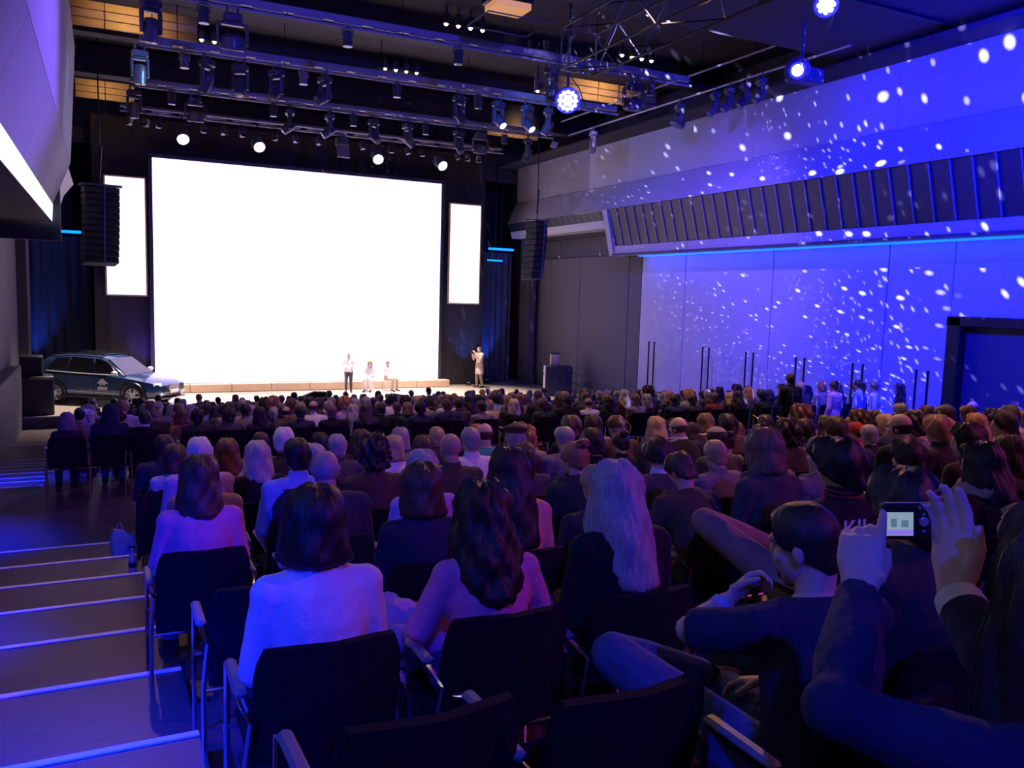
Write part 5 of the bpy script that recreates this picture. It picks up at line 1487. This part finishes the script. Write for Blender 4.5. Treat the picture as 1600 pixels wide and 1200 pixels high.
for s in (-1, 1):
    side_pane([(-1.02, 1.10), (-.02, 1.08), (-.10, 1.55), (-.90, 1.58)], s, M_glass, 'rear_window')
    side_pane([(.06, 1.08), (.86, 1.07), (.42, 1.46), (.22, 1.53), (-.02, 1.55)], s, M_glass, 'front_window')
    side_pane([(-1.74, 1.16), (-1.10, 1.11), (-.98, 1.56), (-1.48, 1.53)], s, M_glass, 'quarter_window')
    obj('window_trim', MB().tube([(-1.76, s * .90, 1.10), (-.5, s * .915, 1.055), (.92, s * .90, 1.04)], .014, 6), M_rim, CAR)
    obj('sill', MB().bbox((0, s * .90, .27), (2.5, .10, .14), .03), M_trim, CAR)
    obj('sill_line', MB().tube([(-.95, s * .935, .46), (.95, s * .935, .44)], .016, 6), M_rim, CAR)
    for x in (.02, -1.02):
        obj('door_seam', MB().tube([(x - .02, s * .925, .40), (x, s * .938, .60), (x, s * .915, 1.02)], .006, 5), M_trim, CAR)
    for x in (-.75, .28): obj('door_handle', MB().bbox((x, s * .945, .90), (.18, .03, .03), .01), M_paint, CAR)
    mi_ = obj('wing_mirror', MB().ell((.86, s * 1.02, 1.12), (.09, .12, .075), 12, 8).tube([(.86, s * .88, 1.06), (.86, s * .98, 1.09)], .03, 6), M_rim, CAR)
    obj('head_lamp', MB().bbox((2.14, s * .62, .74), (.30, .30, .13), .04, Matrix.Rotation(-s * .55, 3, 'Z')), M_light, CAR)
    obj('fog_lamp', MB().bbox((2.26, s * .60, .45), (.16, .22, .08), .03, Matrix.Rotation(-s * .5, 3, 'Z')), M_light, CAR)
    obj('roof_rail', MB().tube([(-1.7, s * .60, 1.60), (-1.5, s * .60, 1.69), (.0, s * .60, 1.70), (.2, s * .60, 1.63)], .018, 6), M_trim, CAR)
    for xw in (-1.43, 1.43):
        rotw = Matrix.Rotation(s * -PI / 2, 3, 'X') if s > 0 else Matrix.Rotation(PI / 2, 3, 'X')
        c = V(xw, s * .80, .36)
        arch = MB()
        arch.tube([(xw + .43 * math.cos(a), s * .90, .36 + .43 * math.sin(a)) for a in [PI * i / 12 for i in range(-1, 14)]], .05, 7)
        arch.lathe([(.40, -.10), (.41, .08)], c, 24, rotw)
        obj('wheel_arch', arch, M_trim, CAR)
        wh = obj('wheel', MB().lathe([(.24, -.10), (.34, -.10), (.365, -.06), (.365, .09), (.345, .125), (.26, .13), (.255, .10)], c, 28, rotw), M_rubber, CAR)
        rm = MB().lathe([(.25, .02), (.262, .125), (.245, .13), (.235, .10)], c, 28, rotw, False).lathe([(.005, .11), (.06, .115), (.065, .09)], c, 14, rotw, False)
        for q in range(10):
            a = q * PI / 5 + (.09 if q % 2 else -.09)
            d2 = rotw @ V(math.cos(a), math.sin(a), 0); o2 = rotw @ V(0, 0, .105)
            rm.tube([c + o2 + d2 * .04, c + o2 + d2 * .245], [.020, .024], 5)
        obj('rim', rm, M_rim, wh)
        obj('brake_disc', MB().lathe([(.005, .03), (.20, .03), (.20, .01)], c, 20, rotw), M_trim, wh)
obj('windscreen', MB().loft([[V(.40, -.62, 1.555), V(.40, .62, 1.555), V(.36, .62, 1.52), V(.36, -.62, 1.52)], [V(1.10, -.74, 1.045), V(1.10, .74, 1.045), V(1.02, .74, 1.03), V(1.02, -.74, 1.03)]]), M_glass, CAR, smooth=False)
obj('sunroof', MB().bbox((-.5, 0, 1.672), (1.2, .95, .02), .008), M_glass, CAR)
obj('grille', MB().bbox((2.335, -.16, .64), (.06, .26, .20), .05).bbox((2.335, .16, .64), (.06, .26, .20), .05), M_trim, CAR)
for q in range(12): obj('grille_bar', MB().box((2.372, -.27 + .05 * q, .64), (.008, .012, .18)), M_rim, CAR)
obj('lower_intake', MB().bbox((2.33, 0, .42), (.08, .9, .12), .03), M_trim, CAR)
obj('front_splitter', MB().bbox((2.26, 0, .28), (.22, 1.45, .05), .02), M_trim, CAR)
obj('number_plate', MB().bbox((2.385, 0, .50), (.02, .50, .11), .005), TC['white'], CAR)
# white house emblem on the front door (both sides), with its line of white lettering below
for s in (-1,):
    m_ = MB(); y_ = -.945
    m_.prism([(.20, y_, .74), (.36, y_, .88), (.52, y_, .74), (.46, y_, .74), (.36, y_, .82), (.26, y_, .74)], (0, .006, 0), (0, -.004, 0))
    m_.prism([(.29, y_, .76), (.36, y_, .81), (.43, y_, .76), (.43, y_, .70), (.38, y_, .70), (.38, y_, .745), (.34, y_, .745), (.34, y_, .70), (.29, y_, .70)], (0, .006, 0), (0, -.004, 0))
    em_ = obj('emblem', m_, TC['white'], CAR, smooth=False); em_.scale = (1.3, 1.006, 1.3); em_.location = (-.10, 0, -.22)
    m_ = MB()
    for q in range(7): m_.box((.245 + .039 * q, y_, .62), (.026, .012, .09 - .02 * (q % 2)))
    obj('emblem_text', m_, TC['white'], em_, smooth=False)
